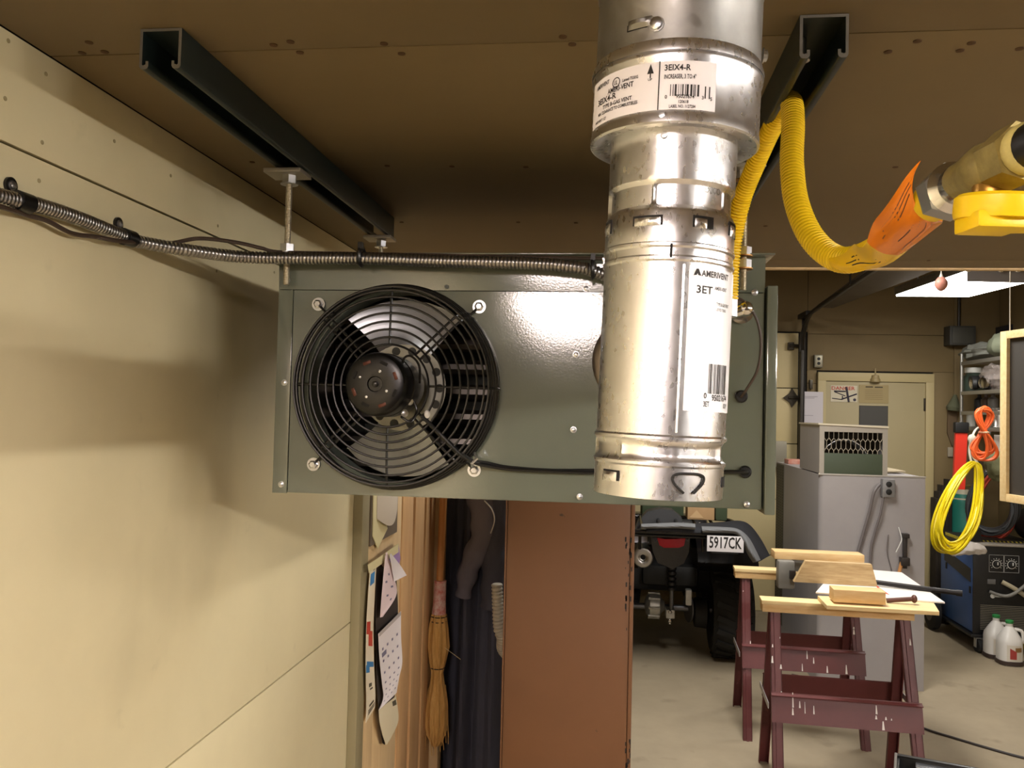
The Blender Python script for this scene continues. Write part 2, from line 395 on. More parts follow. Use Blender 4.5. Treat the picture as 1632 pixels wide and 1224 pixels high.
rod(-.464, 1.14, 2.0185, 1.862, 'silver threaded rod hanging from the left channel at the heater corner by the fan', (2.012, 1.914))
rod(.168, 1.14, 2.0185, 1.858, 'brassy threaded rod at the heater corner right of the vent pipe', (2.012, 1.910, 1.893))
rod(-.455, 1.585, 2.0185, 1.90, 'short threaded rod under the far end of the left channel, behind the heater top', (2.010,))
# ------------------------------------------------------------------ unit heater
X0, X1, Z0, Z1, HY, YR = -.481, .199, 1.567, 1.905, 1.157, 1.60
FX, FZ = -.299, 1.7205
uh = thing('unit_heater', 'grey green gas unit heater with a black round fan guard hanging from the ceiling', 'heater', ((X0+X1)/2, 1.38, Z0))
cab = MB()
cab.box((X0, HY+.002, Z0), (X0+.002, YR, Z1)); cab.box((X1-.002, HY+.002, Z0), (X1, YR, Z1))
cab.box((X0, HY+.002, Z0), (X1, YR, Z0+.002)); cab.box((X0, HY+.002, Z1-.002), (X1, YR, Z1)); cab.box((X0, YR-.002, Z0), (X1, YR, Z1))
cab.build('cabinet', heaterm, uh)
def holed(x0, x1, z0, z1, cx, cz, r, y0, y1, n=48):
    m = MB(); bm = m.bm
    def rect(a):
        dx, dz = cos(a), sin(a); ts = []
        if dx > 1e-9: ts.append((x1-cx)/dx)
        if dx < -1e-9: ts.append((x0-cx)/dx)
        if dz > 1e-9: ts.append((z1-cz)/dz)
        if dz < -1e-9: ts.append((z0-cz)/dz)
        t = min(ts); return cx+dx*t, cz+dz*t
    angs = sorted([2*pi*i/n for i in range(n)] + [atan2(zz-cz, xx-cx) % (2*pi) for xx in (x0, x1) for zz in (z0, z1)])
    In, Out, In2, Out2 = [], [], [], []
    for a in angs:
        ox, oz = rect(a); ix, iz = cx+r*cos(a), cz+r*sin(a)
        In.append(bm.verts.new((ix, y0, iz))); Out.append(bm.verts.new((ox, y0, oz)))
        In2.append(bm.verts.new((ix, y1, iz))); Out2.append(bm.verts.new((ox, y1, oz)))
    k = len(angs)
    for i in range(k):
        j = (i+1) % k
        for q in ((In[i], In[j], Out[j], Out[i]), (In2[i], Out2[i], Out2[j], In2[j]), (In[i], In2[i], In2[j], In[j]), (Out[i], Out[j], Out2[j], Out2[i])):
            try: bm.faces.new(q)
            except ValueError: pass
    return m
zs = at(700, 463, y=HY).z
holed(X0+.0225, X1-.001, Z0+.001, zs-.001, FX, FZ, .1345, HY, HY+.002).build('rear_panel', heaterm, uh)
MB().prism([(X0, HY-.0008, zs), (X0, HY+.0015, zs), (X0, HY+.0015, Z1), (X0, HY-.0032, Z1)], (X1-X0, 0, 0)).build('top_strip', heaterm, uh)
B((X0, HY-.0012, Z0-.001), (X0+.0215, HY+.001, zs-.0008), .0006).build('side_strip', heaterm, uh)
B((X0-.004, HY-.022, Z1), (X1+.009, YR, Z1+.002), .0005).build('top_flange', heaterm, uh)
ap = B((X1+.0025, HY-.006, Z0-.006), (X1+.0165, YR, at(1222, 456, y=HY).z), .002).build('access_panel', heaterm, uh)
# inside: dark liner, heat exchanger tubes, venturi ring
li = MB(); li.box((X0+.003, YR-.01, Z0+.004), (X1-.003, YR-.005, Z1-.004)); li.build('liner', heater_dk, uh)
for k in range(7):
    z = FZ-.125+k*.040
    MB().tube(smooth([(X0+.02, 1.36, z), (-.40, 1.345, z+.002), (-.2, 1.345, z+.002), (X1-.03, 1.36, z)], 6), .0135, 10).build('heat_exchanger_tube', M('aluminised_steel', '#75706b', .32, 1), uh)
foil = MB(); foil.sheet(lambda u, v: (X0+.006+.02*u, 1.19+.2*u, FZ-.14+.28*v+.004*sin(9*v+5*u)), 10, 24, .001); foil.build('foil_insulation', M('foil', '#8e8b84', .35, 1, bump=1.0, bscale=35), uh)
vt = MB(); n = 48
vt.lathe([(.1345, 0), (.135, .004), (.1365, .012), (.135, .04), (.1365, .0405), (.138, .012), (.1365, 0)], (FX, HY+.001, FZ), (0, 1, 0), 48, caps=False); vt.build('venturi_ring', heater_dk, uh)
# fan: two wide pitched blades on a hub disc with round holes, motor in front of it
fan = thing('fan', None, None, (FX, 1.19, FZ)); fan.parent = uh; fan.location = V((FX, 1.19, FZ))-WP[uh.name]
for k in range(2):
    a0 = radians(92+172*k)
    def bl_(u, v, a0=a0):
        r = .048+.080*u; wdt = radians(33+6*u); a = a0+(v-.5)*2*wdt
        return (FX+r*cos(a), 1.192-.034*(v-.5)+.006*sin(pi*u), FZ+r*sin(a))
    MB().sheet(bl_, 8, 10, .0014).build('fan_blade', alu, fan)
hub = MB(); hub.lathe([(.022, 0), (.062, 0), (.062, .002), (.022, .002)], (FX, 1.176, FZ), (0, 1, 0), 40); hub = hub.build('hub_disc', M('hub_steel', '#8b8a80', .4, .8), fan)
hh = MB()
for k in range(14):
    a = 2*pi*k/14; hh.lathe([(.0062, 0), (.0062, .0006)], (FX+.053*cos(a), 1.1752, FZ+.053*sin(a)), (0, 1, 0), 12)
hh.build('hub_hole', M('hub_hole_dark', '#3a3a35', .7), fan)
mo = thing('motor', None, None, (FX, 1.03, FZ)); mo.parent = uh; mo.location = V((FX, 1.03, FZ))-WP[uh.name]
mm = MB(); mm.lathe([(.004, .004), (.009, .004), (.010, .0015), (.031, 0), (.037, .002), (.040, .007), (.041, .014), (.041, .04), (.042, .041), (.042, .075), (.041, .076), (.040, .105), (.034, .118), (.012, .125), (.010, .145)], (FX, 1.03, FZ), (0, 1, 0), 48)
mm.build('motor_shell', M('black_gloss', '#070707', .28, spec=.35), mo)
for k in range(8):
    a = radians(22+45*k)
    ca, sa = cos(a), sin(a)
    mv = MB(); mv.box((-.0052, -.001, -.0022), (.0052, .0015, .0022), .0006)
    R = Matrix(((-sa, 0, ca), (0, 1, 0), (ca, 0, sa)))
    for v in mv.bm.verts: v.co = R @ v.co + V((FX+.0285*ca, 1.0308, FZ+.0285*sa))
    mv.build('vent_slot', M('copper_winding', '#4a2210', .4, .5) if k % 2 == 0 else M('slot_black', '#030303', .8), mo)
for (dx, dz) in ((.0062, .016), (-.0195, .0085), (.0155, -.0085), (-.0105, -.0165)):
    screw((FX+dx, 1.031, FZ+dz), (0, -1, 0), .0014, mo, 'screw')
MB().lathe([(.0038, 0), (.0038, .003), (.002, .004)], (FX, 1.033, FZ), (0, -1, 0), 14).build('shaft_cap', M('shaft_black', '#1a1a1a', .3), mo)
for (px, py) in ((653, 640), (645, 659)):
    screw(at(px, py, y=1.075), (.5, -1, -.1), .004, mo, 'stud')
def mw(pts, r, name, par, mat=black): MB().tube(smooth([at(*p[:2], y=p[2]) for p in pts], 8), r, 8).build(name, mat, par)
mw([(640, 585, 1.06), (645, 570, 1.055), (656, 568, 1.06), (668, 583, 1.07), (669, 610, 1.09)], .0016, 'lead_wire', mo)
mw([(650, 672, 1.07), (640, 665, 1.06), (655, 672, 1.06), (664, 655, 1.07), (660, 640, 1.07)], .0016, 'lead_wire', mo)
# fan guard: rings and spokes of black wire
fg = thing('fan_guard', None, None, (FX, 1.12, FZ)); fg.parent = uh; fg.location = V((FX, 1.12, FZ))-WP[uh.name]
def ringpts(r, y, n=64): return [(FX+r*cos(2*pi*i/n), y, FZ+r*sin(2*pi*i/n)) for i in range(n)]
prof = [(.0552, 1.094), (.0650, 1.0942), (.0756, 1.0945), (.0863, 1.095), (.0977, 1.0956), (.1084, 1.0963), (.1198, 1.0972), (.1290, 1.099)]
for (r, y) in prof: MB().tube(ringpts(r, y), .00155, 6, True).build('ring', black, fg)
for (r, y) in ((.1345, 1.103), (.1368, 1.112), (.1390, 1.122), (.1408, 1.132)): MB().tube(ringpts(r, y), .0018, 6, True).build('ring', black, fg)
MB().lathe([(.1392, 0), (.1425, 0), (.1425, .008), (.1392, .008)], (FX, 1.146, FZ), (0, 1, 0), 64, caps=False).build('rim', black, fg)
def spoke(a, off, r_in=.055):
    ca, sa = cos(a), sin(a); pts = []
    for (r, y) in prof+[(.1345, 1.103), (.1368, 1.112), (.1408, 1.132), (.1420, 1.148)]:
        if r < r_in: continue
        pts.append((FX+r*ca-off*sa, y+.0025, FZ+r*sa+off*ca))
    MB().tube(smooth(pts, 3), .0018, 6).build('spoke', black, fg)
for a in (0, 90, 180, 270): spoke(radians(a), 0)
for a in (45, 135, 225, 315):
    spoke(radians(a), .0045); spoke(radians(a), -.0045)
for (px, py) in ((508, 485), (764, 489), (500, 740), (756, 749)):
    p = at(px, py, y=HY-.002)
    f = MB(); f.lathe([(.0042, 0), (.0095, 0), (.0095, .0016), (.0042, .0016)], p, (0, -1, 0), 20); f = f.build('washer', zinc, fg)
    MB().lathe([(.0062, .0015), (.0062, .0055), (.004, .007)], p, (0, -1, 0), 6).build('bolt', zinc, f)
    d = (V((FX, 0, FZ))-V((p.x, 0, p.z))).normalized()
    MB().tube([p+V((0, -.003, 0)), p+d*.012+V((0, -.004, 0)), p+d*.024+V((0, -.006, 0))], .0018, 6).build('foot', black, fg)
for (px, py) in ((918, 565), (914, 685), (924, 792), (1190, 804), (448, 772), (453, 610), (1203, 466), (934, 460), (458, 447)):
    screw(at(px, py, y=HY-.0012), (0, -1, 0), .0036, uh)
MB().lathe([(.0032, 0), (.0032, .001)], at(712, 457, y=HY-.0018), (0, -1, 0), 12).build('screw_hole', heater_dk, uh)
# vent collar and stub into the pipe
sz = 1.762
MB().lathe([(.045, 0), (.064, 0), (.064, .003), (.060, .007), (.052, .010), (.047, .022), (.045, .022)], (.034, HY, sz), (0, -1, 0), 40).build('vent_collar', M('collar_steel', '#9a8f88', .3, 1), uh)
# gas valve elbow, edge of control box, grommets, wires
ge = MB(); p0 = at(1163, 500, y=1.12); p1 = at(1188, 492, y=1.12)
ge.cyl(p0, p1, .0085, n=12); ge.ball(p1, .0105); ge.cyl(p1, p1+V((0, .038, 0)), .009, n=12); ge.lathe([(.016, 0), (.016, .003), (.010, .003)], p1+V((0, .036, 0)), (0, -1, 0), 20); ge.build('gas_elbow', chrome, uh)
p = at(1162, 490, y=1.11); MB().cyl(p-V((0, 0, .012)), p+V((0, 0, .018)), .0105, n=6).build('gas_nut', zinc, uh)
B((.13, HY-.03, 1.79), (.150, HY, 1.835), .001).build('valve_box', M('valve_box_grey', '#8a8d86', .4), uh)
def grom(px, py):
    g = MB(); g.lathe([(.0035, 0), (.0085, 0), (.0085, .003), (.0065, .005), (.0035, .005)], at(px, py, y=HY), (0, -1, 0), 20); g.build('grommet', black, uh)
grom(1181, 632); grom(1187, 752)
mw([(1168, 478, 1.12), (1180, 477, 1.118), (1195, 490, 1.118), (1208, 515, 1.12), (1213, 550, 1.125), (1207, 590, 1.13), (1190, 620, 1.14), (1181, 633, 1.152)], .0019, 'ignition_wire', uh, wire_br)
mw([(672, 662, 1.09), (700, 690, 1.098), (730, 718, 1.105), (752, 734, 1.125), (775, 738, 1.14), (810, 745, 1.148), (880, 750, 1.150), (950, 750, 1.150), (1060, 752, 1.149), (1150, 752, 1.145), (1187, 752, 1.148), (1189, 755, 1.158)], .0027, 'fan_cable', uh)
mw([(700, 690, 1.094), (735, 725, 1.100), (757, 738, 1.122), (785, 744, 1.14), (830, 749, 1.146), (950, 754, 1.147)], .0022, 'fan_cable', uh)
MB().tube([at(756, 722, y=1.12), at(760, 731, y=1.115), at(752, 738, y=1.115), at(753, 744, y=1.13)], .0022, 6).build('cable_clip', zinc, uh)
p = at(681, 660, y=1.09); MB().ball(p, .004, 1, 1, 1.4).build('cable_tie', whitepl, uh)
# ------------------------------------------------------------------ vent pipe
PB, PT = V((.0318, .6, 1.636)), V((.0402, .6, 1.93)); PU = (PT-PB).normalized()
ax_ = (V((1, 0, 0))-PU*PU.x).normalized(); ay_ = PU.cross(ax_)
def hz(px, py, yf):  # height along the pipe axis
    return (at(px, py, y=yf)-PB).dot(PU)
def pp(phi, h, r): return PB+PU*h+(ax_*sin(phi)-ay_*cos(phi))*r
vp = thing('vent_pipe', 'silver galvanised vent pipe with printed labels hanging in front of the heater', 'pipe', PB)
def pipe(prof, n=72, rf=None): return MB().lathe(prof, PB, PU, n, caps=False, rf=rf)
R3 = .0445
def crimp(lo, hi, depth, folds):
    def f(r, h, a):
        if lo < h < hi:
            k = min(1, (h-lo)/.004, (hi-h)/.004)
            s = min(abs(((a*folds/(2*pi)) % 1)-.5)*2*folds*.5, 1)
            fold = max(0, 1-abs(((a*folds/(2*pi)) % 1)-.5)*22)
            return r-depth*k*(1-fold)
        return r
    return f
h0 = hz(1045, 797, .555); hb0, hb1 = hz(1050, 740, .555), hz(1050, 698, .555); h405 = hz(1065, 410, .555); h385 = hz(1065, 388, .555); h335 = hz(1065, 330, .555); h285 = hz(1065, 283, .555); h205 = hz(1065, 200, .555)
def steps(a, b, n): return [a+(b-a)*i/n for i in range(n+1)]
bot = [(R3-.0015, h0), (R3, h0)]+[(R3, h) for h in steps(h0+.004, hb0-.003, 3)]
bead = lambda h, d=.0012, w_=.0022: [(R3, h-w_), (R3+d, h-w_*.4), (R3+d, h+w_*.4), (R3, h+w_)]
bot += bead(hb0)+[(R3, h) for h in steps(hb0+.003, hb1-.003, 9)]+bead(hb1)+[(R3, hb1+.004), (R3, h405-.004)]+bead(h405, .001)+[(R3, h405+.004), (R3, h385-.004)]+bead(h385, .001)+[(R3, h385+.003)]
bot += [(R3-.0015, h385+.003), (R3-.003, h385+.003), (R3-.003, h0)]
tee = pipe(bot, 96, crimp(hb0+.001, hb1-.001, .0022, 7)).build('tee', galv, vp)
up = [(R3-.0008, h385-.01), (R3+.0004, h385+.002), (R3+.0004, h335-.002), (R3-.0006, h335+.001)]+[(R3-.0006, h) for h in steps(h335+.002, h285, 8)]+[(R3-.0006, h285+.003), (R3-.0002, h205+.006)]
up += [(R3-.003, h205+.006), (R3-.003, h385-.01)]
sl = pipe(up, 96, crimp(h335, h285, .0034, 5)).build('sleeve', galv, vp)
hi0, hi1, hi2, hi3 = hz(1072, 195, .542), hz(1072, 97, .542), hz(1072, 72, .542), hz(1072, 60, .542)
RI = .0582
inc = pipe([(R3-.002, hi0+.006), (R3+.004, hi0+.001), (RI-.001, hi0), (RI+.0006, hi0+.001), (RI+.0004, hi0+.006), (RI, hi0+.007), (RI, hi1+.001), (RI+.0012, hi1+.004), (RI+.0012, hi1+.007), (RI-.0004, hi1+.0095), (RI+.0016, hi2-.003), (RI+.0018, hi2), (RI+.0004, hi3), (RI-.003, hi3)], 96).build('increaser', galv, vp)
RU = .0573
uppr = pipe([(RU, hi3-.002), (RU, hi3+.05), (RU+.001, hi3+.052), (RU, hi3+.054), (RU, .62)], 72).build('upper_pipe', galv_old, vp)
for (ph, py) in ((-.30, 44),):
    p = at(1032, 44, y=.55); r_ = pp(-.31, (p-PB).dot(PU), RU); screw(r_, (r_-(PB+PU*((p-PB).dot(PU)))), .0042, vp)
hh_ = (at(1215, 93, y=.6)-PB).dot(PU); screw(pp(1.5, hh_, RU+.001), ax_, .0042, vp)
def patch(ph0, ph1, ha, hb, r, name, mat, par, nu=12, nv=3, th=.0006, bulge=0):
    return MB().sheet(lambda u, v: pp(ph0+(ph1-ph0)*u, ha+(hb-ha)*v, r+bulge*sin(pi*u)*sin(pi*v)), nu, nv, th).build(name, mat, par)
slotd = M('slot_dark', '#0d0c0b', .8)
patch(-.68, -.42, hz(1000, 46, .55), hz(1000, 36, .55), RU+.0004, 'louver', slotd, uppr)
patch(-.66, -.36, hz(1000, 45, .55), hz(1000, 30, .55), RU+.0008, 'louver_tab', galv_old, uppr, bulge=.004)
hS = hz(1065, 350, .555)
for (a0, a1, w2) in ((-.62, -.16, .0055), (.28, .62, .0065), (-1.4, -1.12, .008), (1.0, 1.35, .008)):
    patch(a0, a1, hS-w2*.6, hS+w2*.6, R3+.0006, 'slot', slotd, sl)
    patch(a0+.03, a1-(.12 if a0 > .2 else .03), hS-w2*.62, hS+w2*.30, R3+.0009, 'slot_tab', galv, sl, bulge=.0016)
hq = hz(1000, 760, .56)
patch(-1.0, -.66, hq-.0035, hq+.0035, R3+.0004, 'slot', slotd, tee); patch(-1.0, -.70, hq-.004, hq+.0022, R3+.0008, 'slot_tab', galv, tee, bulge=.002)
def tri(phc, hc, s):
    def P3(u, v): return pp(phc+u/R3, hc+v, R3+.0012)
    pts = [(-.4*s, -.9*s), (-1.15*s, -.2*s), (-1.3*s, .3*s), (-.9*s, .55*s), (0, .6*s), (.9*s, .55*s), (1.3*s, .3*s), (1.15*s, -.2*s), (.4*s, -.9*s)]
    MB().tube(smooth([P3(*p) for p in pts], 5), .0009, 6).build('slot', slotd, tee)
tri(.40, hz(1095, 768, .555), .0085)
patch(1.2, 1.5, hz(1145, 772, .57)-.003, hz(1145, 772, .57)+.004, R3+.0005, 'slot', slotd, tee)
# side seam of the tee and raised edge
MB().tube([pp(.18, h, R3+.0003) for h in steps(hb1+.004, h405-.004, 20)], .0007, 6).build('seam', galv, tee)
MB().tube([pp(-.02, h, R3+.0010) for h in steps(h405, h385, 6)], .0008, 6).build('seam', slotd, tee)
# increaser label
la, lb = hz(1040, 174.5, .542), hz(1040, 97, .542)
lab = patch(-1.33, .385, la, lb, RI+.0005, 'label', paper, vp, 40, 2, .0003)
lab['label'] = 'white printed paper label on the wide pipe collar'
def lt(items, R_, name, par):
    mb = MB()
    for (s, ph, h, cap, wd) in items: text(mb, s, lambda u, v, ph=ph, h=h: pp(ph+u/R_, h+v, R_+.0010), cap, wd)
    return mb.build(name, ink, par, flat=True)
LH = lb-la
def lh(f): return la+LH*f
dv = -.245
it = [('3EIX4-R', dv+.055, lh(.80), .0038, .0165), ('INCREASER, 3 TO 4"', dv+.055, lh(.63), .0028, .0200),
      ('0', dv+.07, lh(.225), .0022, None), ('95021674', dv+.19, lh(.225), .0024, .0115), ('3', dv+.47, lh(.22), .0022, None), ('5', dv+.565, lh(.21), .0022, None),
      ('120618', dv+.22, lh(.125), .0020, .0062), ('LABEL NO. 1127284', dv+.12, lh(.03), .0020, .0165),
      ('AMERIVENT', -1.20, lh(.80), .0028, .0170), ('Listed 7330G', dv-.45, lh(.72), .0020, .0120), ('AMERI-VENT', -.93, lh(.57), .0034, .0225),
      ('3EIX4-R', -1.14, lh(.425), .0040, .0210), ('TYPE B-GAS VENT', -1.02, lh(.295), .0026, .0270), ('MIN. CLEARANCE TO COMBUSTIBLES', -1.12, lh(.185), .0022, .0370),
      ('UP', dv-.125, lh(.62), .0016, None), ('AMERIVENT 1127', -1.2, lh(.05), .0018, .0150), ('UL', dv-.575, lh(.71), .0028, .0030)]
lt(it, RI, 'lettering', lab)
bar = MB()
def bars(ph0, ph1, ha, hb, R_, k, seed):
    rn = random.Random(seed); x = ph0
    while x < ph1:
        wd = rn.choice((.0003, .0005, .0008, .0012))/R_
        a, b_, c_, d_ = pp(x, ha, R_+.001), pp(x+wd, ha, R_+.001), pp(x+wd, hb, R_+.001), pp(x, hb, R_+.001)
        bar.bm.faces.new([bar.bm.verts.new(q) for q in (a, b_, c_, d_)])
        x += wd+rn.choice((.0004, .0007, .0011))/R_*k
bars(dv+.125, dv+.44, lh(.27), lh(.51), RI, 1, 3); bars(dv+.50, dv+.56, lh(.24), lh(.49), RI, 1.8, 5)
bar.build('barcode', ink, lab, flat=True)
dvm = MB(); dvm.sheet(lambda u, v: pp(dv+.012*(u-.5), lh(v), RI+.0009), 2, 2, .0003); dvm.build('divider', ink, lab)
arr = MB(); f3 = lambda u, v: pp(dv-.10+u/RI, lh(.70)+v, RI+.001)
arr.bm.faces.new([arr.bm.verts.new(f3(*q)) for q in ((-.0022, .002), (.0022, .002), (0, .0085))]); arr.bm.faces.new([arr.bm.verts.new(f3(*q)) for q in ((-.0004, -.0008), (.0004, -.0008), (.0004, .0022), (-.0004, .0022))])
arr.build('arrow_mark', ink, lab, flat=True); arr = MB()
arr.tube([pp(dv-.545+.0032*cos(a)/RI, lh(.755)+.0032*sin(a), RI+.001) for a in [2*pi*i/24 for i in range(24)]], .0003, 4, True)
arr.build('ring_mark', ink, lab, flat=True)
for (px, py, yy) in ((1048, 183, .542), (1052, 213, .553)):
    p = at(px, py, y=yy); h = (p-PB).dot(PU); R_ = RI if py < 200 else R3
    q_ = pp(-.2, h, R_+.0006); MB().lathe([(.0023, 0), (.0019, .0008), (.0005, .001)], q_, q_-(PB+PU*h), 12).build('rivet', zinc, vp)
# tee label
ta, tb = hz(1100, 655, .56), hz(1100, 424, .56)
tl = patch(.26, 1.42, ta, tb, R3+.0005, 'label', M('glossy_label', '#eef0f4', .3), vp, 26, 2, .0003); tl['label'] = 'white printed label down the pipe side with a barcode'
g_ = lambda py: hz(1110, py, .56)
lt([('AMERIVENT', .45, g_(440), .0040, .0260), ('AMERI-VENT', .70, g_(459), .0024, .0130), ('3ET', .38, g_(467), .0050, .0125), ('TYPE B-GAS VENT', .75, g_(484), .0022, .0150), ('LISTED 7330G', .75, g_(492), .0018, .0110),
    ('0', .58, g_(634), .0036, None), ('95021674', .74, g_(637), .0040, .0190), ('3ET', .58, g_(647), .0034, .0050), ('0319', 1.06, g_(648), .0030, .0060)], R3, 'lettering', tl)
bar = MB(); bars(.66, 1.10, g_(626), g_(578), R3, 1, 8); bar.build('barcode', ink, tl, flat=True)
mk = MB()
f3 = lambda u, v: pp(.385+u/R3, g_(440)+v, R3+.001)
mk.bm.faces.new([mk.bm.verts.new(f3(*q)) for q in ((-.0028, 0), (-.0006, .0004), (0, .0016), (.0006, .0004), (.0028, 0), (.0008, .0046), (-.0008, .0046))]); mk.build('mark', ink, tl, flat=True)
em = MB(); hm = hz(1085, 300, .555)
text(em, 'MEXICO', lambda u, v: pp(.40+u/R3, hm+v, R3-.0028), .0045, .0190); em.build('embossed_lettering', galv_old, sl, flat=True)
# horizontal stub from the heater into the back of the tee
MB().cyl((.034, .64, sz), (.034, HY-.01, sz), .0445, n=40).build('stub', galv, vp)
# ------------------------------------------------------------------ flexible conduit, straps, thin wire
XW = XL+.0135
cp = [at(-60, 290, x=XW), at(0, 313, x=XW), at(60, 327, x=XW), at(130, 350, x=XW), at(197, 377, x=XW), at(225, 386, x=XW+.002), at(300, 399, y=1.05), at(380, 409, y=1.10), at(460, 411.5, y=1.118), at(575, 412, y=1.122), at(700, 416, y=1.122), at(850, 420, y=1.122), at(920, 426, y=1.122), at(945, 432, y=1.128), at(985, 450, y=1.14), at(1010, 480, y=1.15)]
corr(cp, .0086, .0016, .0052, 14).build('flexible_conduit', flexm, label='ribbed steel flexible conduit running from the cream wall across the heater top', cat='conduit')
def strap(px, py, label):
    p = at(px, py, x=XW); d = (at(px+30, py+10, x=XW)-p).normalized()
    t = thing('conduit_strap', label, 'strap', p, 'black conduit straps on the cream wall')
    MB().cyl(p-d*.010, p+d*.010, .0105, n=20).build('band', black, t)
    e = p+V((0, 0, .0165)); B((XL, e.y-.010, p.z+.004), (XL+.003, e.y+.004, e.z), .001).cyl((XL, e.y-.003, e.z), (XL+.0032, e.y-.003, e.z), .0085, n=20).build('ear', black, t)
    screw((XL+.003, e.y-.003, e.z), (1, 0, 0), .0042, t)
strap(36, 322, 'black strap with screw holding the conduit, nearest the camera on the wall')
strap(204, 379, 'black strap with screw holding the conduit, second along where it leaves the wall')
MB().tube(smooth([at(-40, 318, x=XW+.008), at(10, 332, x=XW+.006), at(40, 342, x=XW-.004), at(75, 352, x=XW), at(115, 372, x=XW), at(150, 377, x=XW), at(190, 384, x=XW+.012), at(235, 387, y=1.02), at(275, 387, y=1.04), at(318, 380, y=1.06), at(375, 386, y=1.09), at(415, 395, y=1.11), at(450, 402, y=1.13), at(575, 404.5, y=1.135), at(750, 408, y=1.135), at(960, 412, y=1.135)], 8), .0027, 8).build('thermostat_wire', wire_br, label='thin brown wire sagging beside the ribbed conduit', cat='wire')
for i, (px, py) in enumerate(((577, 411), (945, 430))):
    p = at(px, py, y=1.124)
    z = MB(); z.tube([(p.x, p.y+.0125*cos(a), p.z+.0125*sin(a)+.002) for a in [2*pi*k/20 for k in range(20)]], .0022, 6, True, flat=1.8)
    z.box((p.x-.003, p.y-.012, p.z+.011), (p.x+.003, p.y-.004, p.z+.020))
    z.build('cable_tie', black, label=('black cable tie round the conduit above the fan', 'black cable tie round the conduit beside the vent pipe')[i], cat='cable tie', group='cable ties on the conduit')
# ------------------------------------------------------------------ yellow gas hose, valve, tag
gh = thing('gas_hose', 'yellow corrugated gas hose looping through the steel channel down to the heater', 'hose', at(1163, 470, y=1.10))
hp = [at(1162, 478, y=1.11), at(1163, 440, y=1.11), at(1168, 385, y=1.105), at(1182, 320, y=1.08), at(1203, 265, y=1.04), at(1225, 215, y=1.0), at(1243, 180, y=.97), at(1254, 163, y=.945), at(1262, 166, y=.915), at(1264, 200, y=.89), at(1262, 260, y=.86), at(1270, 325, y=.83), at(1296, 382, y=.80), at(1340, 414, y=.765), at(1392, 401, y=.72), at(1435, 365, y=.665), at(1475, 330, y=.62), at(1500, 312, y=.595)]
corr(hp, .0118, .0022, .0042, 14).build('hose', yel, gh)
pA, pBv, pCv, pDv = at(1492, 318, y=.60), at(1516, 298, y=.575), at(1555, 278, y=.545), at(1650, 232, y=.49)
dA = (pBv-pA).normalized()
MB().cyl(pA-dA*.004, pA+dA*.012, .0145, n=24).build('sleeve', yel, gh)
gv = thing('gas_valve', 'brass gas shutoff valve with yellow handle and black pipe at the right edge', 'valve', pCv)
dN = (pCv-pA).normalized()
nb = MB(); nb.cyl(pA+dN*.010, pA+dN*.024, .0185, n=6); nb.build('flare_nut', zinc, gv)
MB().lathe([(.0165, 0), (.0175, .003), (.0155, .005), (.0130, .008), (.0130, .016)], pA+dN*.024, dN, 28).build('nut_collar', chrome, gv)
bb = MB(); dE = (pDv-pCv).normalized()
bb.lathe([(.010, -.022), (.0120, -.016), (.0125, -.006), (.0145, .004), (.0158, .012), (.0150, .022), (.0145, .026)], pCv, dE, 24); bb.cyl(pCv+dE*.026, pCv+dE*.046, .0178, n=6); bb.build('valve_body', brass, gv)
st = at(1578, 312, y=.53)
MB().cyl(pCv+dE*.016, st-V((0, 0, .012)), .0105, n=20).build('stem', M('brass_stem', '#a8803c', .35, .9), gv)
hd = MB(); hc = at(1588, 340, y=.52)
hd.lathe([(.0225, 0), (.0235, .003), (.0235, .012), (.0215, .014)], hc-V((0, 0, .004)), (.05, -.12, 1), 36); hd.build('handle_hub', yel, gv)
hl = MB(); hl.box((hc.x-.020, hc.y-.018, hc.z-.012), (hc.x+.010, hc.y+.008, hc.z-.002), .002, Matrix.Rotation(.15, 3, 'Z')); hl.box((hc.x-.002, hc.y-.012, hc.z-.010), (hc.x+.075, hc.y+.012, hc.z+.006), .003); hl.build('handle_lever', yel, gv)
MB().cyl(pCv+dE*.044, pCv+dE*.16, .0135, n=24).build('black_pipe', black, gv)
MB().lathe([(.0140, 0), (.0150, .002), (.0150, .006), (.0138, .009)], pCv+dE*.046, dE, 20).build('sealant', M('yellow_sealant', '#b3a766', .5, var=.25, vscale=60), gv)
# curled warning tag around the hose: orange upper half, yellow pointed lower half
tg = thing('warning_tag', 'orange and yellow plastic warning tag curled round the gas hose', 'tag', at(1400, 380, y=.70))
hs_ = smooth(hp, 14)
def hpt(f):
    i = f*(len(hs_)-1); k = int(i); return hs_[min(k, len(hs_)-2)].lerp(hs_[min(k+1, len(hs_)-1)], i-k)
def tagpt(u, v):
    # u along the hose from the pointed tip (0) to the nut end (1); v from the lower front edge up over the hose
    f = .765+.215*u; p = hpt(f); d = (hpt(min(1, f+.01))-hpt(f-.01)).normalized()
    e1 = V((0, -1, 0)); e1 = (e1-d*e1.dot(d)).normalized(); e2 = d.cross(e1)
    if e2.z < 0: e2 = -e2
    wv = .74+.26*((u-.48)/.52)**.7 if u > .48 else .03+.71*(u/.48)**.8
    vv = .10+(v-.10)*wv
    cs = [(.007, -.0145), (.0135, -.0075), (.0148, .001), (.0145, .0095), (.0130, .017), (.0095, .023), (.004, .027)]
    t = max(0, min(.9999, vv))*(len(cs)-1); k = int(t); a = cs[k]; b_ = cs[k+1]; t -= k
    return p+e1*(a[0]+(b_[0]-a[0])*t)+e2*(a[1]+(b_[1]-a[1])*t)+d*(.036*max(0, vv-.40)*(.35+.65*u))
o_ = M('orange_tag', '#e07d12', .25, coat=.4); y_ = M('yellow_tag', '#e2b60f', .3, coat=.4)
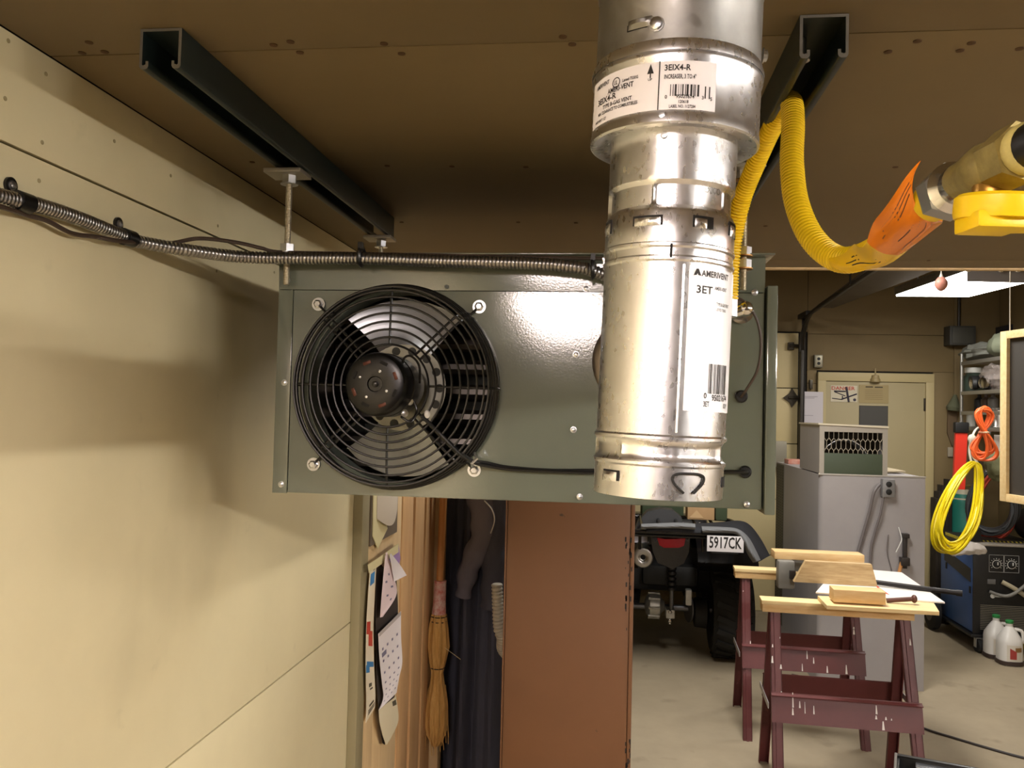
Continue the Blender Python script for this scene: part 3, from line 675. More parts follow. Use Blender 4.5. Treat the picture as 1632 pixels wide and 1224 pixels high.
MB().sheet(lambda u, v: tagpt(.46+.54*u, v), 16, 14, .0004).build('tag_orange_half', o_, tg)
MB().sheet(lambda u, v: tagpt(.03+.43*u, v), 14, 14, .0004).build('tag_yellow_half', y_, tg)
pr_ = MB()
for (u0, u1, v0) in ((.52, .90, .20), (.56, .96, .12), (.62, .92, .28), (.60, .8, .36), (.55, .95, .62), (.58, .98, .70), (.6, .95, .78)):
    pr_.sheet(lambda u, v, u0=u0, u1=u1, v0=v0: tagpt(u0+(u1-u0)*u, v0+.022*v)+V((0, -.0006, 0)), 10, 1, .0002)
pr_.build('printed_lines', M('tag_print', '#5e3408', .5), tg)
pr2 = MB()
for (u0, u1, v0) in ((.16, .40, .44), (.2, .42, .30), (.22, .44, .6), (.26, .44, .74)):
    pr2.sheet(lambda u, v, u0=u0, u1=u1, v0=v0: tagpt(u0+(u1-u0)*u, v0+.05*v)+V((0, -.0006, 0)), 10, 1, .0002)
pr2.build('printed_lines', ink, tg)
# ================================================================== left side: calendar, broom, coats, brown cabinet
def cal():
    X = XL+.024
    t = thing('wall_calendar', 'curling wall calendar with a purple top and loose pages beside the boards', 'calendar', (X, 2.25, .95))
    def poly(P, k):
        q_ = smooth([V((a, b_, 0)) for a, b_ in P], 8); k = k*(len(q_)-1); i_ = min(int(k), len(q_)-2); return q_[i_].lerp(q_[i_+1], k-i_)
    def surf(L, R, off, curl=0, ph=0):
        def f(u, v):
            p = poly(L, u).lerp(poly(R, u), v); o = X+off+curl*sin(4*u+2.5*v+ph)
            return at(p.x, p.y, x=o)
        return f
    def leaf(L, R, off, m, name, curl=.003, ph=0, nu=20, nv=6, par=t):
        f = surf(L, R, off, curl, ph); return f, MB().sheet(f, nu, nv, .0008).build(name, m, par)
    def prints(f, lst, m, name, par, d=.0012):
        mb = MB()
        for (u0, u1, v0, v1) in lst: mb.sheet(lambda u, v: f(u0+(u1-u0)*u, v0+(v1-v0)*v)+V((d, -d*.3, 0)), 3, 2, .0004)
        o = mb.build(name, m, par); o['kind'] = 'stuff'
    leaf([(600, 893), (599, 1000), (601, 1100), (609, 1184)], [(632, 925), (634, 985), (630, 1100), (613, 1187)], .004, M('calendar_shadow', '#3a322c', .7), 'dark_backsheet', .001)  # dark sheet painted in as the shadow behind the pages
    f, o = leaf([(590, 903), (586, 960), (584, 1000), (583, 1060), (584, 1120), (583, 1152)], [(600, 895), (597, 950), (595, 1000), (596, 1060), (598, 1105), (597, 1128)], .008, M('calendar_strip', '#e6dcc2', .6), 'printed_strip', .002)
    prints(f, [(.06, .12, .15, .75)], M('print_blue', '#3f7fb5', .6), 'blue_print', o); prints(f, [(.36, .44, .0, .5), (.42, .50, .3, .8)], M('print_red', '#b8402f', .6), 'red_print', o)
    prints(f, [(.58, .61, .1, .9), (.60, .64, .0, .4)], M('print_blue', '#3f7fb5'), 'blue_print', o)
    prints(f, [(.01, .03, .2, .4), (.03, .05, .5, .8), (.70, .72, .3, .6), (.73, .74, .4, .7), (.84, .86, .3, .8), (.88, .89, .2, .9), (.90, .91, .2, .9), (.92, .93, .2, .9)], M('print_dark', '#55503f', .6), 'dark_print', o)
    leaf([(586, 900), (610, 884), (635, 866)], [(588, 913), (611, 897), (635, 880)], .016, M('cream_card', '#d9d0a2', .6), 'binding', .0)
    leaf([(612, 884), (624, 874), (635, 867)], [(620, 894), (633, 906), (638, 890)], .013, M('purple_paper', '#a78ac0', .6), 'purple_leaf', .002)
    pw = M('calendar_page', '#f1ebec', .55)
    f, o = leaf([(614, 882), (611, 920), (608, 955), (606, 984)], [(617, 880), (626, 915), (632, 947), (610, 983)], .022, M('pink_page', '#f0dde0', .55), 'page', .004)
    prints(f, [(.3, .33, .5, .62), (.4, .43, .2, .35), (.5, .53, .6, .75), (.62, .65, .3, .42), (.7, .73, .6, .7)], M('grey_print', '#7b7890', .6), 'printed_dates', o)
    leaf([(621, 884), (624, 902), (628, 927)], [(623, 882), (638, 901), (648, 917)], .030, pw, 'page', .006, 1)
    f, o = leaf([(603, 1010), (605, 1050), (609, 1090), (611, 1112), (603, 1133)], [(639, 974), (639, 1015), (641, 1055), (636, 1080), (632, 1104)], .018, pw, 'page', .004, 2, 26, 8)
    prints(f, [(.0, .05, .02, .98)], M('page_fold', '#b9b2ae', .6), 'folded_edge', o)
    prints(f, [(.18+.11*r, .20+.11*r, .12+.22*k, .18+.22*k) for r in range(7) for k in range(4)]+[(.22, .26, .1, .3)], M('grey_print', '#7b7890', .6), 'printed_dates', o)
    f, o = leaf([(604, 1130), (605, 1150), (610, 1172), (615, 1187)], [(631, 1110), (635, 1146), (626, 1170), (617, 1186)], .012, M('cream_page', '#e6dcbc', .55), 'page', .002)
    prints(f, [(.05, .13, .75, .95)], M('print_dark', '#55503f'), 'dark_print', o)
cal()
# picture with a white mug-like shape above it (cut by the heater): framed print
fp = thing('wall_picture', 'print with a pale rounded shape pinned above the curling calendar', 'picture', (XL+.024, 2.25, 1.33))
yA, yB = at(590, 840, x=XL+.024).y, at(632, 840, x=XL+.024).y
B((XL+.021, yA, 1.345), (XL+.026, yB, 1.62), .001).build('print', M('print_brown', '#6f6455', .6), fp)
MB().sheet(lambda u, v: (XL+.028+.012*sin(pi*v), yA+.03+.85*(yB-yA)*v+.02*u*(.5-v), 1.63-.22*u-.03*sin(pi*v)), 8, 10, .003).build('pale_shape', M('pale_grey_print', '#c9bfae', .6), fp)
MB().prism([(XL+.0265, yA+.005, 1.50), (XL+.0265, yA+.05, 1.48), (XL+.0265, yA+.15, 1.37), (XL+.0265, yA+.06, 1.33), (XL+.0265, yA+.01, 1.37)], (.002, 0, 0)).build('pale_strip', M('cream_card', '#d9d0a2'), fp)
# straw broom hanging head down
bx = at(699, 800, y=2.75); bx.x = -.553
bt = thing('broom', 'straw broom with a varnished wooden handle hanging head down beside the boards', 'broom', (bx.x, 2.75, .585))
z = lambda py: at(700, py, y=2.75).z
MB().cyl((bx.x-.004, 2.75, z(930)), (bx.x+.010, 2.75, 2.0), .0125, n=16).build('handle', handlew, bt)
MB().tube([(bx.x-.002, 2.75, z(925)), (bx.x-.003, 2.75, z(960)), (bx.x-.004, 2.75, z(978))], .022, 14, rf=lambda i: (.020, .021, .024)[i]).build('label_sleeve', M('red_white_wrap', '#e2d6cc', .5, vscale=45, hex2='#c0473b'), bt)
hp_ = [(z(978), .023), (z(1000), .030), (z(1030), .034), (z(1055), .025), (z(1072), .018), (z(1090), .022), (z(1120), .032), (z(1150), .036), (z(1170), .030), (z(1188), .012)]
def bro(r, h, a): return r*(1+.10*sin(a*9)+.05*sin(a*17+h*40))
MB().lathe([(r, h) for h, r in hp_], (bx.x-.004, 2.75, 0), (0, 0, 1), 48, rf=bro).build('bristles', straw, bt)
st_ = MB()
for k in range(44):
    a = random.uniform(0, 2*pi); r = random.uniform(.018, .036); zt = z(random.uniform(1085, 1140))
    st_.tube([(bx.x-.004+r*.8*cos(a), 2.75+r*.8*sin(a), zt), (bx.x-.004+r*1.06*cos(a), 2.75+r*1.06*sin(a), zt-.06), (bx.x-.004+r*.9*cos(a)+random.uniform(-.012, .012), 2.75+r*sin(a), z(random.uniform(1160, 1200)))], .0014, 4)
o = st_.build('loose_straws', straw, bt); o['kind'] = 'stuff'
for py in (982, 990, 1064):
    MB().tube([(bx.x-.004+(.0255 if py < 1000 else .0225)*cos(a), 2.75+(.0255 if py < 1000 else .0225)*sin(a), z(py)) for a in [2*pi*i/20 for i in range(20)]], .0018, 5, True).build('stitching', black, bt)
MB().tube([at(706, 1030, y=2.73), at(734, 1051, y=2.72)], .0008, 4).build('stray_straw', M('straw_pale', '#d8c9a0', .7), bt)
# closet back board, coats
B((XL, 3.22, 0), (-.02, 3.25, 1.72), .001).build('trim_4', M('closet_board', '#3b2c1e', .8), kind='structure')
def coat(name, label, cx, wid, y, ztop, zbot, mat, ph, sl=None):
    t = thing(name, label, 'coat', (cx, y, zbot))
    def body(u, v):
        a = (v-.5)*2; w_ = wid*(.36+.64*min(1, u*5))*(1+.10*u)
        fold = .026*sin(a*7+ph+2*u)+.014*sin(a*13+3*u+ph)
        return (cx+a*w_/2, y-.085*sqrt(max(0, 1-a*a))-fold*min(1, 3*u+.2), ztop-(ztop-zbot)*u+.01*sin(a*8+ph)*u)
    MB().sheet(body, 40, 36, .006).build('body', mat, t)
    for s_ in (sl or (-1, 1)):
        pts = [(cx+s_*wid*.34, y-.06, ztop-.05), (cx+s_*wid*.46, y-.095, ztop-.22), (cx+s_*wid*.44, y-.12, ztop-.45), (cx+s_*wid*.40, y-.11, ztop-.62)]
        P = smooth(pts, 10)
        MB().tube(P, .05, 14, rf=lambda i: .058-.016*i/len(P)+.004*sin(i*1.3)).build('sleeve', mat, t)
    cl_ = MB(); cl_.tube(smooth([(cx-.07, y-.02, ztop-.01), (cx-.04, y-.09, ztop+.015), (cx+.04, y-.09, ztop+.015), (cx+.07, y-.02, ztop-.01)], 6), .018, 8); cl_.build('collar', mat, t)
    MB().tube([(cx, 3.22, ztop+.06), (cx, y-.02, ztop+.05), (cx, y-.02, ztop+.01)], .006, 6).build('hook', zinc, t)
coat('coat', 'long dark navy cloth coat hanging between the broom and the brown cabinet', -.33, .34, 3.12, 1.66, .22, navy, .4, (1,))
coat('coat', 'black jacket hanging right behind the broom, in front of the navy coat', -.475, .20, 2.985, 1.64, .38, navy_d, 1.7, (1,))
# jacket sleeve bundle on top with a drawstring
hs2 = MB(); pts = smooth([at(770, 790, y=2.88), at(772, 850, y=2.86), at(748, 905, y=2.86), at(738, 950, y=2.87)], 10)
hs2.tube(pts, .055, 16, rf=lambda i: .058-.034*i/len(pts)+.004*sin(i*.9)); ob_ = hs2.build('coat', M('grey_black_cloth', '#777582', .9, bump=.3, bscale=200), label='dark grey jacket bundled over the hanging coats near the brown cabinet', cat='coat')
MB().tube(smooth([at(772, 798, y=2.82), at(784, 812, y=2.80), at(788, 830, y=2.80), at(782, 850, y=2.81)], 6), .0022, 6).build('drawstring', whitepl, ob_)
MB().ball(at(786, 860, y=2.88), .055, .9, .6, 1.5).build('sleeve', M('grey_black_cloth', '#2b2930'), ob_)
cvp = [at(792, 930, y=2.75), at(793, 960, y=2.75), at(795, 1000, y=2.75), at(800, 1016, y=2.76), V((-.34, 2.82, .88)), V((-.22, 2.88, .80)), V((-.12, 2.89, .55)), V((-.1, 2.9, .02))]
corr(cvp, .019, .004, .012, 12).build('ribbed_hose', M('ribbed_grey', '#b9b5a6', .5), label='pale ribbed hose between the coats and the brown cabinet', cat='hose')
# tall brown cabinet
bc = thing('cabinet', 'tall plain brown painted cabinet standing under the heater', 'cabinet', (-.11, 2.55, 0))
cx0, cx1 = -.287, .0645
B((cx0+.004, 2.306, 0), (cx1-.004, 2.80, 1.755), .002).build('body', brownm, bc)
B((cx0+.006, 2.300, .012), (cx1-.012, 2.308, 1.75), .0015).build('front_panel', brownm, bc)
for x in (cx0, cx1-.0105): B((x, 2.298, 0), (x+(.0045 if x < 0 else .0105), 2.33, 1.757), .0012).build('edge_strip', brownm, bc)
wr = MB(); rn = random.Random(9)
for k in range(46):
    py = rn.choice((rn.uniform(850, 960), rn.uniform(880, 1010), rn.uniform(1180, 1224))); px = rn.uniform(997, 1008)
    p = at(px, py, y=2.2975); s_ = rn.uniform(.002, .007)
    wr.sheet(lambda u, v: (min(cx1-.0002, p.x+(u-.5)*s_*.7), 2.2977 if p.x > cx1-.0105 else 2.2997, p.z+(v-.5)*s_*2.2), 1, 1, .0004)
o = wr.build('scuff_marks', M('scuff_dark', '#1c1713', .8), bc); o['kind'] = 'stuff'
# ================================================================== far wall: entry door, signs, garage door, track
d1 = B((1.854, YB-.030, .01), (2.685, YB+.010, 2.022), .002).build('door_1', doorm, kind='structure')
fr = MB(); fr.box((1.784, YB-.045, 0), (1.852, YB+.01, 2.10), .003); fr.box((2.687, YB-.045, 0), (2.755, YB+.01, 2.10), .003); fr.box((1.784, YB-.046, 2.026), (2.755, YB+.01, 2.102), .003)
fr.build('frame', M('door_trim_paint', '#b8a87c', .55), d1)
for zz in (1.78, .3): B((2.672, YB-.040, zz), (2.690, YB-.03, zz+.11), .001).build('hinge', M('hinge_dark', '#3a3328', .5, .6), d1)
hk = MB(); p = at(1395, 603, y=YB-.05); hk.lathe([(.012, .05), (.03, .045), (.034, .02), (.04, .015), (.042, -.012), (.03, -.016)], p-V((0, 0, .02)), (0, 0, 1), 16); hk.tube([p+V((0, 0, .03)), p+V((0, 0, .09))], .006, 6); hk.build('doorbell', M('bell_tan', '#9c8b62', .5), label='small tan bell fixed over the entry door', cat='bell')
def sheetat(px0, py0, px1, py1, y, name, m, label, cat, th=.003):
    a, b_ = at(px0, py0, y=y), at(px1, py1, y=y)
    t = thing(name, label, cat, ((a.x+b_.x)/2, y, b_.z))
    B((a.x, y-th, b_.z), (b_.x, y, a.z)).build('sheet', m, t); return t, a, b_
YD = YB-.031
t, a, b_ = sheetat(1324, 614, 1366, 641, YD, 'danger_sign', M('sign_white', '#c9c0a8', .5), 'small white sign with red DANGER lettering on the entry door', 'sign')
W_, H_ = b_.x-a.x, a.z-b_.z
tm = MB(); text(tm, 'DANGER', lambda u, v: (a.x+.03*W_+u, YD-.0045, a.z-.27*H_+v), .21*H_, .88*W_); tm.build('lettering', M('sign_red', '#b5402c', .5), t, flat=True)
bk = M('sign_black', '#2a2638', .5)
cz_, cxx = b_.z+.36*H_, a.x+.58*W_
for i, (p, q_, r) in enumerate((((a.x+.12*W_, a.z-.36*H_), (a.x+.56*W_, a.z-.36*H_), .006), ((a.x+.15*W_, a.z-.4*H_), (a.x+.55*W_, cz_), .004), ((a.x+.40*W_, cz_-.03), (a.x+.98*W_, cz_+.02), .006), ((cxx, cz_+.08), (a.x+.68*W_, b_.z), .009), ((a.x+.05*W_, b_.z+.03), (a.x+.44*W_, b_.z+.02), .004), ((a.x+.44*W_, cz_), (a.x+.44*W_, b_.z+.02), .005))):
    MB().cyl((p[0], YD-.004, p[1]), (q_[0], YD-.004, q_[1]), r, n=6).build('picture_line', bk, t)
MB().lathe([(.013, 0), (.013, .002)], (a.x+.90*W_, YD-.003, b_.z+.02), (0, -1, 0), 12).build('picture_dot', bk, t)
t, a, b_ = sheetat(1369, 613, 1416, 643, YD, 'notice', M('notice_tan', '#a08e62', .6), 'yellowed paper notice beside the DANGER sign on the entry door', 'notice')
W_, H_ = b_.x-a.x, a.z-b_.z
tm = MB(); text(tm, 'SHOP RULES', lambda u, v: (a.x+.2*W_+u, YD-.0045, a.z-.16*H_+v), .09*H_, .6*W_) if False else tm.box((a.x+.22*W_, YD-.0042, a.z-.15*H_), (a.x+.47*W_, YD-.003, a.z-.08*H_)).box((a.x+.53*W_, YD-.0042, a.z-.16*H_), (a.x+.80*W_, YD-.003, a.z-.09*H_))
o = tm.build('printed_heading', M('notice_ink', '#40351f', .6), t); o['kind'] = 'stuff'
tm = MB()
for k in range(6): tm.box((a.x+.2*W_, YD-.0038, a.z-(.30+.1*k)*H_), (a.x+.8*W_, YD-.003, a.z-(.27+.1*k)*H_))
o = tm.build('printed_lines', M('notice_faint', '#8a7850', .6), t); o['kind'] = 'stuff'
t, a, b_ = sheetat(1370, 647, 1414, 700, YD, 'plaque', M('plaque_dark', '#45433f', .5), 'dark grey plain plaque on the entry door under the yellowed notice', 'plaque', .006)
B((a.x-.004, YD-.002, b_.z-.004), (b_.x+.004, YD, a.z+.004)).build('dark_backsheet', blackm, t)
t, a, b_ = sheetat(1277, 624, 1311, 700, 7.60, 'paper_sheet', M('paper_bluish', '#c5bfc4', .5), 'white sheet of paper pinned left of the entry door', 'paper')
tm = MB()
W_, H_ = b_.x-a.x, a.z-b_.z
for (f0, f1, g) in ((.1, .75, .10), (.1, .6, .13), (.08, .55, .50)): tm.box((a.x+f0*W_, 7.5955, a.z-(g+.01)*H_), (a.x+f1*W_, 7.597, a.z-g*H_))
o = tm.build('printed_lines', M('print_grey', '#8d8890', .6), t); o['kind'] = 'stuff'
B((a.x+.04, 7.6, a.z-.1), (b_.x-.04, YB, a.z-.03)).build('spacer', blackm, t)
def eb(px, py, y, label, wd=.07, ht=.11):
    p = at(px, py, y=y); t = thing('switch_box', label, 'switch box', p)
    B((p.x-wd/2, y-.04, p.z-ht/2), (p.x+wd/2, YB, p.z+ht/2), .004).build('box', M('box_grey', '#7f7a6a', .45, .4), t)
    B((p.x-wd/2+.006, y-.045, p.z-ht/2+.008), (p.x+wd/2-.006, y-.038, p.z+ht/2-.008), .002).build('cover', M('cover_grey', '#96907d', .4, .4), t)
    for s_ in (-1, 1): MB().lathe([(.014, 0), (.014, .002)], (p.x, y-.0455, p.z+s_*.02), (0, -1, 0), 10).build('socket', blackm, t)
eb(1303, 576, 7.68, 'grey outlet box on the wall above the left corner of the entry door frame')
p = at(1292, 611, y=7.69); MB().box((p.x-.012, 7.66, p.z-.05), (p.x+.012, YB, p.z+.03), .003).build('latch_switch', M('dark_bronze', '#4a443a', .4, .5), label='small dark upright latch on the wall above the pinned paper', cat='latch')
# breaker box and its conduit
p = at(1531, 537, y=7.62)
t = thing('breaker_box', 'dark grey breaker box on the far wall left of the shelves', 'electrical box', (p.x, YB, 2.37))
B((p.x-.11, 7.56, p.z-.075), (p.x+.10, YB, p.z+.09), .005).build('box', M('breaker_grey', '#4a4a47', .5, .3), t)
B((p.x-.09, 7.553, p.z-.06), (p.x+.08, 7.562, p.z+.075), .003).build('cover', M('breaker_cover', '#55554f', .45, .3), t)
MB().cyl((p.x+.005, 7.67, p.z+.08), (p.x+.005, 7.67, ZH), .012, n=10).build('conduit', M('conduit_dark', '#3d3a36', .4, .6), t)
# sectional garage door
d2 = B((-.55, 7.655, 0), (1.60, 7.67, 2.44)).build('door_2', gap, kind='structure')
for k in range(5):
    z0 = .0+.4885*k
    B((-.55, 7.62, z0+.003), (1.605, 7.656, z0+.4845), .004).build('panel', gdoor, d2)
bm_ = at(1225, 705, y=7.6); B((.8, 7.52, at(1240, 745, y=7.55).z), (at(1253, 720, y=7.55).x, 7.62, at(1240, 703, y=7.55).z), .008).build('stiffener_bar', M('stiffener_grey', '#9a9484', .5, .3), d2)
p = at(1263, 634, y=7.58)
hg = MB(); hg.prism([(p.x-.075, 7.60, p.z), (p.x-.02, 7.60, p.z+.04), (p.x, 7.60, p.z+.085), (p.x+.03, 7.60, p.z+.04), (p.x+.06, 7.60, p.z), (p.x+.03, 7.60, p.z-.04), (p.x, 7.60, p.z-.085), (p.x-.02, 7.60, p.z-.04)], (0, .02, 0)); hg.cyl((p.x-.03, 7.595, p.z), (p.x+.10, 7.595, p.z), .012, n=8); hg.build('hinge', M('hinge_dark', '#3a3328'), d2)
p = at(1262, 551, y=7.58); rb = MB(); rb.box((p.x-.03, 7.58, p.z-.035), (p.x+.02, 7.62, p.z+.03), .004); rb.cyl((p.x-.02, 7.58, p.z), (p.x+.09, 7.58, p.z), .014, n=8); rb.build('roller_bracket', M('hinge_dark', '#3a3328'), d2)
tk = thing('door_track', 'dark steel garage door track curving up from the wall and forward overhead', 'door track', (1.6, 7.5, 0))
dk = M('track_steel', '#332f2a', .45, .6)
p0 = at(1272, 700, y=7.55)
XT = 1.615
MB().box((XT-.012, 7.50, 0), (XT+.012, 7.58, 2.28), .002).build('vertical_track', dk, tk)
MB().box((XT+.012, 7.585, 0), (XT+.04, 7.60, 2.62), .001).box((XT+.030, 7.56, 0), (XT+.034, 7.60, 2.62)).build('angle_iron', dk, tk)
cv = smooth([(XT, 7.54, 2.27), (XT, 7.52, 2.38), (XT+.005, 7.42, 2.50), (XT+.008, 7.28, 2.56), (XT+.01, 7.14, 2.58)], 8)
MB().tube(cv, .034, 10, flat=.45).build('curved_track', dk, tk)
MB().tube([(XT+.01, 7.15, 2.58), (1.64, 4.4, 2.70)], .034, 10, flat=.5).build('horizontal_track', dk, tk)
MB().box((XT-.02, 7.30, 2.56), (XT+.03, 7.62, 2.60), .002).build('header_bracket', dk, tk)
for yy in (4.6, 6.0): MB().box((1.60, yy-.015, 2.62), (1.606, yy+.015, ZH)).build('hanger_strap', dk, tk)
bs = MB(); bs.prism([(1.66, 7.20, 2.615), (1.80, 7.25, 2.615), (2.045, 6.05, 2.675), (2.13, 5.5, 2.70), (1.66, 5.5, 2.70)], (0, 0, .014))
bs.build('plywood_sheet', M('dark_plywood', '#4b4134', .7, var=.2, vscale=6), label='dark plywood sheet stored overhead beside the garage door track', cat='plywood')
# hanging ball on a string
p = at(1500, 452, y=4.4)
bl2 = thing('hanging_ball', 'small pinkish ball hanging on a string below the ceiling edge', 'ball', p)
MB().lathe([(.004, .036), (.016, .030), (.028, .014), (.0315, 0), (.028, -.016), (.018, -.030), (.006, -.038)], p, (0, 0, 1), 24).build('ball', M('pink_rubber', '#c98878', .5, var=.15, vscale=40), bl2)
MB().lathe([(.002, 0), (.004, -.012), (.011, -.030)], p+V((0, 0, .062)), (0, 0, 1), 12, caps=False).build('knot', M('string', '#c9c2b4', .8), bl2)
MB().cyl(p+V((0, 0, .055)), (p.x, p.y, ZH), .0022, n=6).build('string', M('string', '#c9c2b4'), bl2)
# framed black screen hanging at the right edge
xs = 1.52; yf, yn = 3.5, 2.72
RF = Matrix.Rotation(radians(13), 3, 'Z'); PF = V((1.52, 3.5, 0))
def rotf(m):
    for v in m.bm.verts: v.co = RF @ (v.co-PF) + PF
    return m
zt, zbm = at(1600, 529, y=3.5).z, at(1600, 798, y=3.5).z
sf = thing('framed_screen', 'black screen in a pale pine frame hanging by a cord at the right edge', 'screen', (xs, 3.1, zbm))
for (a, b_) in (((xs-.018, yf-.036, zbm), (xs+.018, yf, zt)), ((xs-.018, yn, zbm), (xs+.018, yn+.036, zt)), ((xs-.018, yn+.0362, zt-.030), (xs+.018, yf-.0362, zt)), ((xs-.018, yn+.0362, zbm), (xs+.018, yf-.0362, zbm+.030))):
    rotf(B(a, b_, .001)).build('frame_rail', pine_l, sf)
rotf(B((xs-.004, yn+.03, zbm+.02), (xs+.004, yf-.03, zt-.02))).build('screen_panel', M('screen_black', '#38342f', .6), sf)
rotf(MB().cyl((xs, yf-.030, zt-.002), (xs, yf-.030, ZH), .0022, n=6)).build('cord', M('string', '#c9c2b4'), sf)
rotf(MB().cyl((xs, yn+.05, zt-.002), (xs, yn+.05, ZH), .0022, n=6)).build('cord', M('string', '#c9c2b4'), sf)
# ================================================================== grey sheet metal cabinet with vent box on top
gb = thing('metal_cabinet', 'large grey sheet metal cabinet standing behind the sawhorses', 'cabinet', (1.64, 6.3, 0))
gx0, gx1, gy0, gy1, gz = 1.317, 1.965, 5.6, 7.0, 1.336
MB().prism([(gx0, gy1, .0), (gx1, gy1, 0), (gx1, gy0, 0), (gx0+.03, gy0, 0), (gx0+.009, gy0+.009, 0), (gx0, gy0+.03, 0)], (0, 0, gz)).build('body', greyp, gb, sharp=60)
B((gx0-.004, gy0-.004, gz-.004), (gx1+.004, gy0+.01, gz+.006), .001).build('top_lip', M('lip_light', '#b5b0a8', .4, .3), gb)
pf = MB(); pf.box((gx0-.004, gy1-.30, .1), (gx0-.001, gy1-.01, gz-.01)); pf.build('perforated_panel', M('perforated_dark', '#54503f', .6), gb)
pd = MB()
for k in range(56):
    for j in range(4):
        pd.cyl((gx0-.0048, gy1-.27+.07*j, .14+.0212*k), (gx0-.0038, gy1-.27+.07*j, .14+.0212*k), .007, n=6)
o = pd.build('perforations', M('perf_hole', '#16140f', .8), gb); o['kind'] = 'stuff'
B((gx0+.45, gy0+.3, gz+.0065), (gx1-.02, gy1-.3, gz+.016), 0, Matrix.Rotation(-.05, 3, 'Y')).build('loose_lid', M('lid_edge', '#b8ab90', .5), gb)
vb = thing('vent_box', 'grey metal vent box with expanded mesh window on top of the large cabinet', 'vent box', (1.52, 5.9, gz+.006))
vx0, vx1, vy0, vy1, vz0, vz1 = gx0, 1.735, 5.6, 6.16, gz+.0065, 1.655
wz0, wz1 = at(1360, 723, y=5.6).z, at(1360, 689, y=5.6).z
vm = MB(); vm.box((vx0, vy0, vz0), (vx0+.006, vy1, vz1)); vm.box((vx1-.006, vy0, vz0), (vx1, vy1, vz1)); vm.box((vx0, vy1-.006, vz0), (vx1, vy1, vz1)); vm.build('shell', greyp, vb)
for (a, b_) in (((vx0, vy0-.004, vz0), (vx0+.03, vy0+.004, vz1)), ((vx1-.03, vy0-.004, vz0), (vx1, vy0+.004, vz1)), ((vx0+.03, vy0-.004, wz1), (vx1-.03, vy0+.004, vz1))):
    B(a, b_).build('front_frame', M('frame_grey', '#aaa398', .45, .3), vb)
B((vx0+.03, vy0-.002, vz0), (vx1-.03, vy0+.006, wz0), .001).build('green_panel', M('dark_green_panel', '#46503f', .5), vb)
MB().prism([(vx0-.01, vy0-.012, vz1-.002), (vx1+.004, vy0-.012, vz1-.014), (vx1+.004, vy1, vz1-.014), (vx0-.01, vy1, vz1-.002)], (0, 0, .010)).build('lid', M('lid_cream', '#d3c9b0', .45), vb)
ex = MB(); nx = 12; wx0, wx1 = vx0+.03, vx1-.03; dxm = (wx1-wx0)/nx; cm = (wz0+wz1)/2
for i in range(nx+1):
    x = wx0+i*dxm; s_ = dxm*.32
    zz = [wz0, wz0+.018, wz0+.036, wz0+.10, wz1-.018, wz1]
    for sg in (-1, 1):
        ex.tube([(x+sg*dxm*.5, vy0+.002, wz0), (x+sg*dxm*.15, vy0+.002, wz0+.03), (x+sg*dxm*.15, vy0+.002, wz0+.05), (x+sg*dxm*.5, vy0+.002, wz0+.075), (x+sg*dxm*.5, vy0+.002, wz1-.045), (x+sg*dxm*.15, vy0+.002, wz1-.022), (x+sg*dxm*.15, vy0+.002, wz1)] if False else
                [(x, vy0+.002, wz0), (x+sg*dxm*.0, vy0+.002, wz0+.016), (x+sg*dxm*.5, vy0+.002, wz0+.034), (x+sg*dxm*.5, vy0+.002, wz1-.060), (x, vy0+.002, wz1-.040), (x, vy0+.002, wz1)], .0024, 5)
o = ex.build('expanded_mesh', M('mesh_grey', '#b5ad9c', .4, .4), vb); o['kind'] = 'stuff'
MB().lathe([(.135, 0), (.15, .006), (.15, .05), (.145, .05), (.13, .006)], (vx0+.175, vy0+.12, wz0-.06), (0, -1, 0), 32, caps=False).build('blower_ring', zinc, vb)
B((vx0+.01, vy0+.2, vz0+.001), (vx1-.008, vy0+.206, vz1-.02)).build('inner_wall', M('inner_dark', '#332c22', .8), vb)
p = at(1250, 741, z=gz+.02); MB().box((gx0+.03, 6.7, gz+.0005), (gx0+.17, 6.85, gz+.035), .002).build('carton', M('red_white_carton', '#c9a090', .6, vscale=20, hex2='#b5604a'), label='small red and white carton lying at the far corner of the metal cabinet', cat='carton')
def onfront(px, py, dy=0): return at(px, py, y=gy0-dy)
t = thing('outlet_box', 'grey double outlet box fixed to the front of the metal cabinet', 'outlet', onfront(1413, 790))
p = onfront(1413, 777)
B((p.x-.038, gy0-.045, p.z-.058), (p.x+.038, gy0, p.z+.055), .004).build('box', M('outlet_grey', '#8b8b8c', .4, .5), t)
for s_ in (-1, 1): MB().lathe([(.018, 0), (.018, .003), (.014, .005)], (p.x, gy0-.045, p.z+s_*.024), (0, -1, 0), 18).build('socket', blackm, t)
cg = M('cable_grey', '#6d6767', .5)
def cable(name, pts, r, m, label, cat='cable', grp=None): return MB().tube(smooth([at(a, b_, y=c) for a, b_, c in pts], 10), r, 8).build(name, m, label=label, cat=cat, group=grp)
cable('cable', [(1402, 772, 5.57), (1393, 785, 5.56), (1386, 815, 5.57), (1376, 850, 5.58), (1366, 890, 5.58), (1360, 960, 5.58)], .010, cg, 'left grey cable running down the metal cabinet from its outlet')
cable('cable', [(1408, 792, 5.57), (1403, 820, 5.57), (1394, 850, 5.58), (1388, 880, 5.58), (1386, 960, 5.58)], .008, cg, 'right grey cable running down the metal cabinet from its outlet')
cable('cable', [(1432, 840, 5.585), (1437, 858, 5.575), (1434, 868, 5.57), (1428, 880, 5.575)], .0035, whitepl, 'short pale wire sticking from the metal cabinet beside the hanging clamp', 'wire')
cable('cable', [(1416, 852, 5.603), (1415, 858, 5.59), (1414, 880, 5.585), (1420, 905, 5.59), (1421, 912, 5.603)], .003, cg, 'thin dark wire on the metal cabinet under the outlet', 'wire')
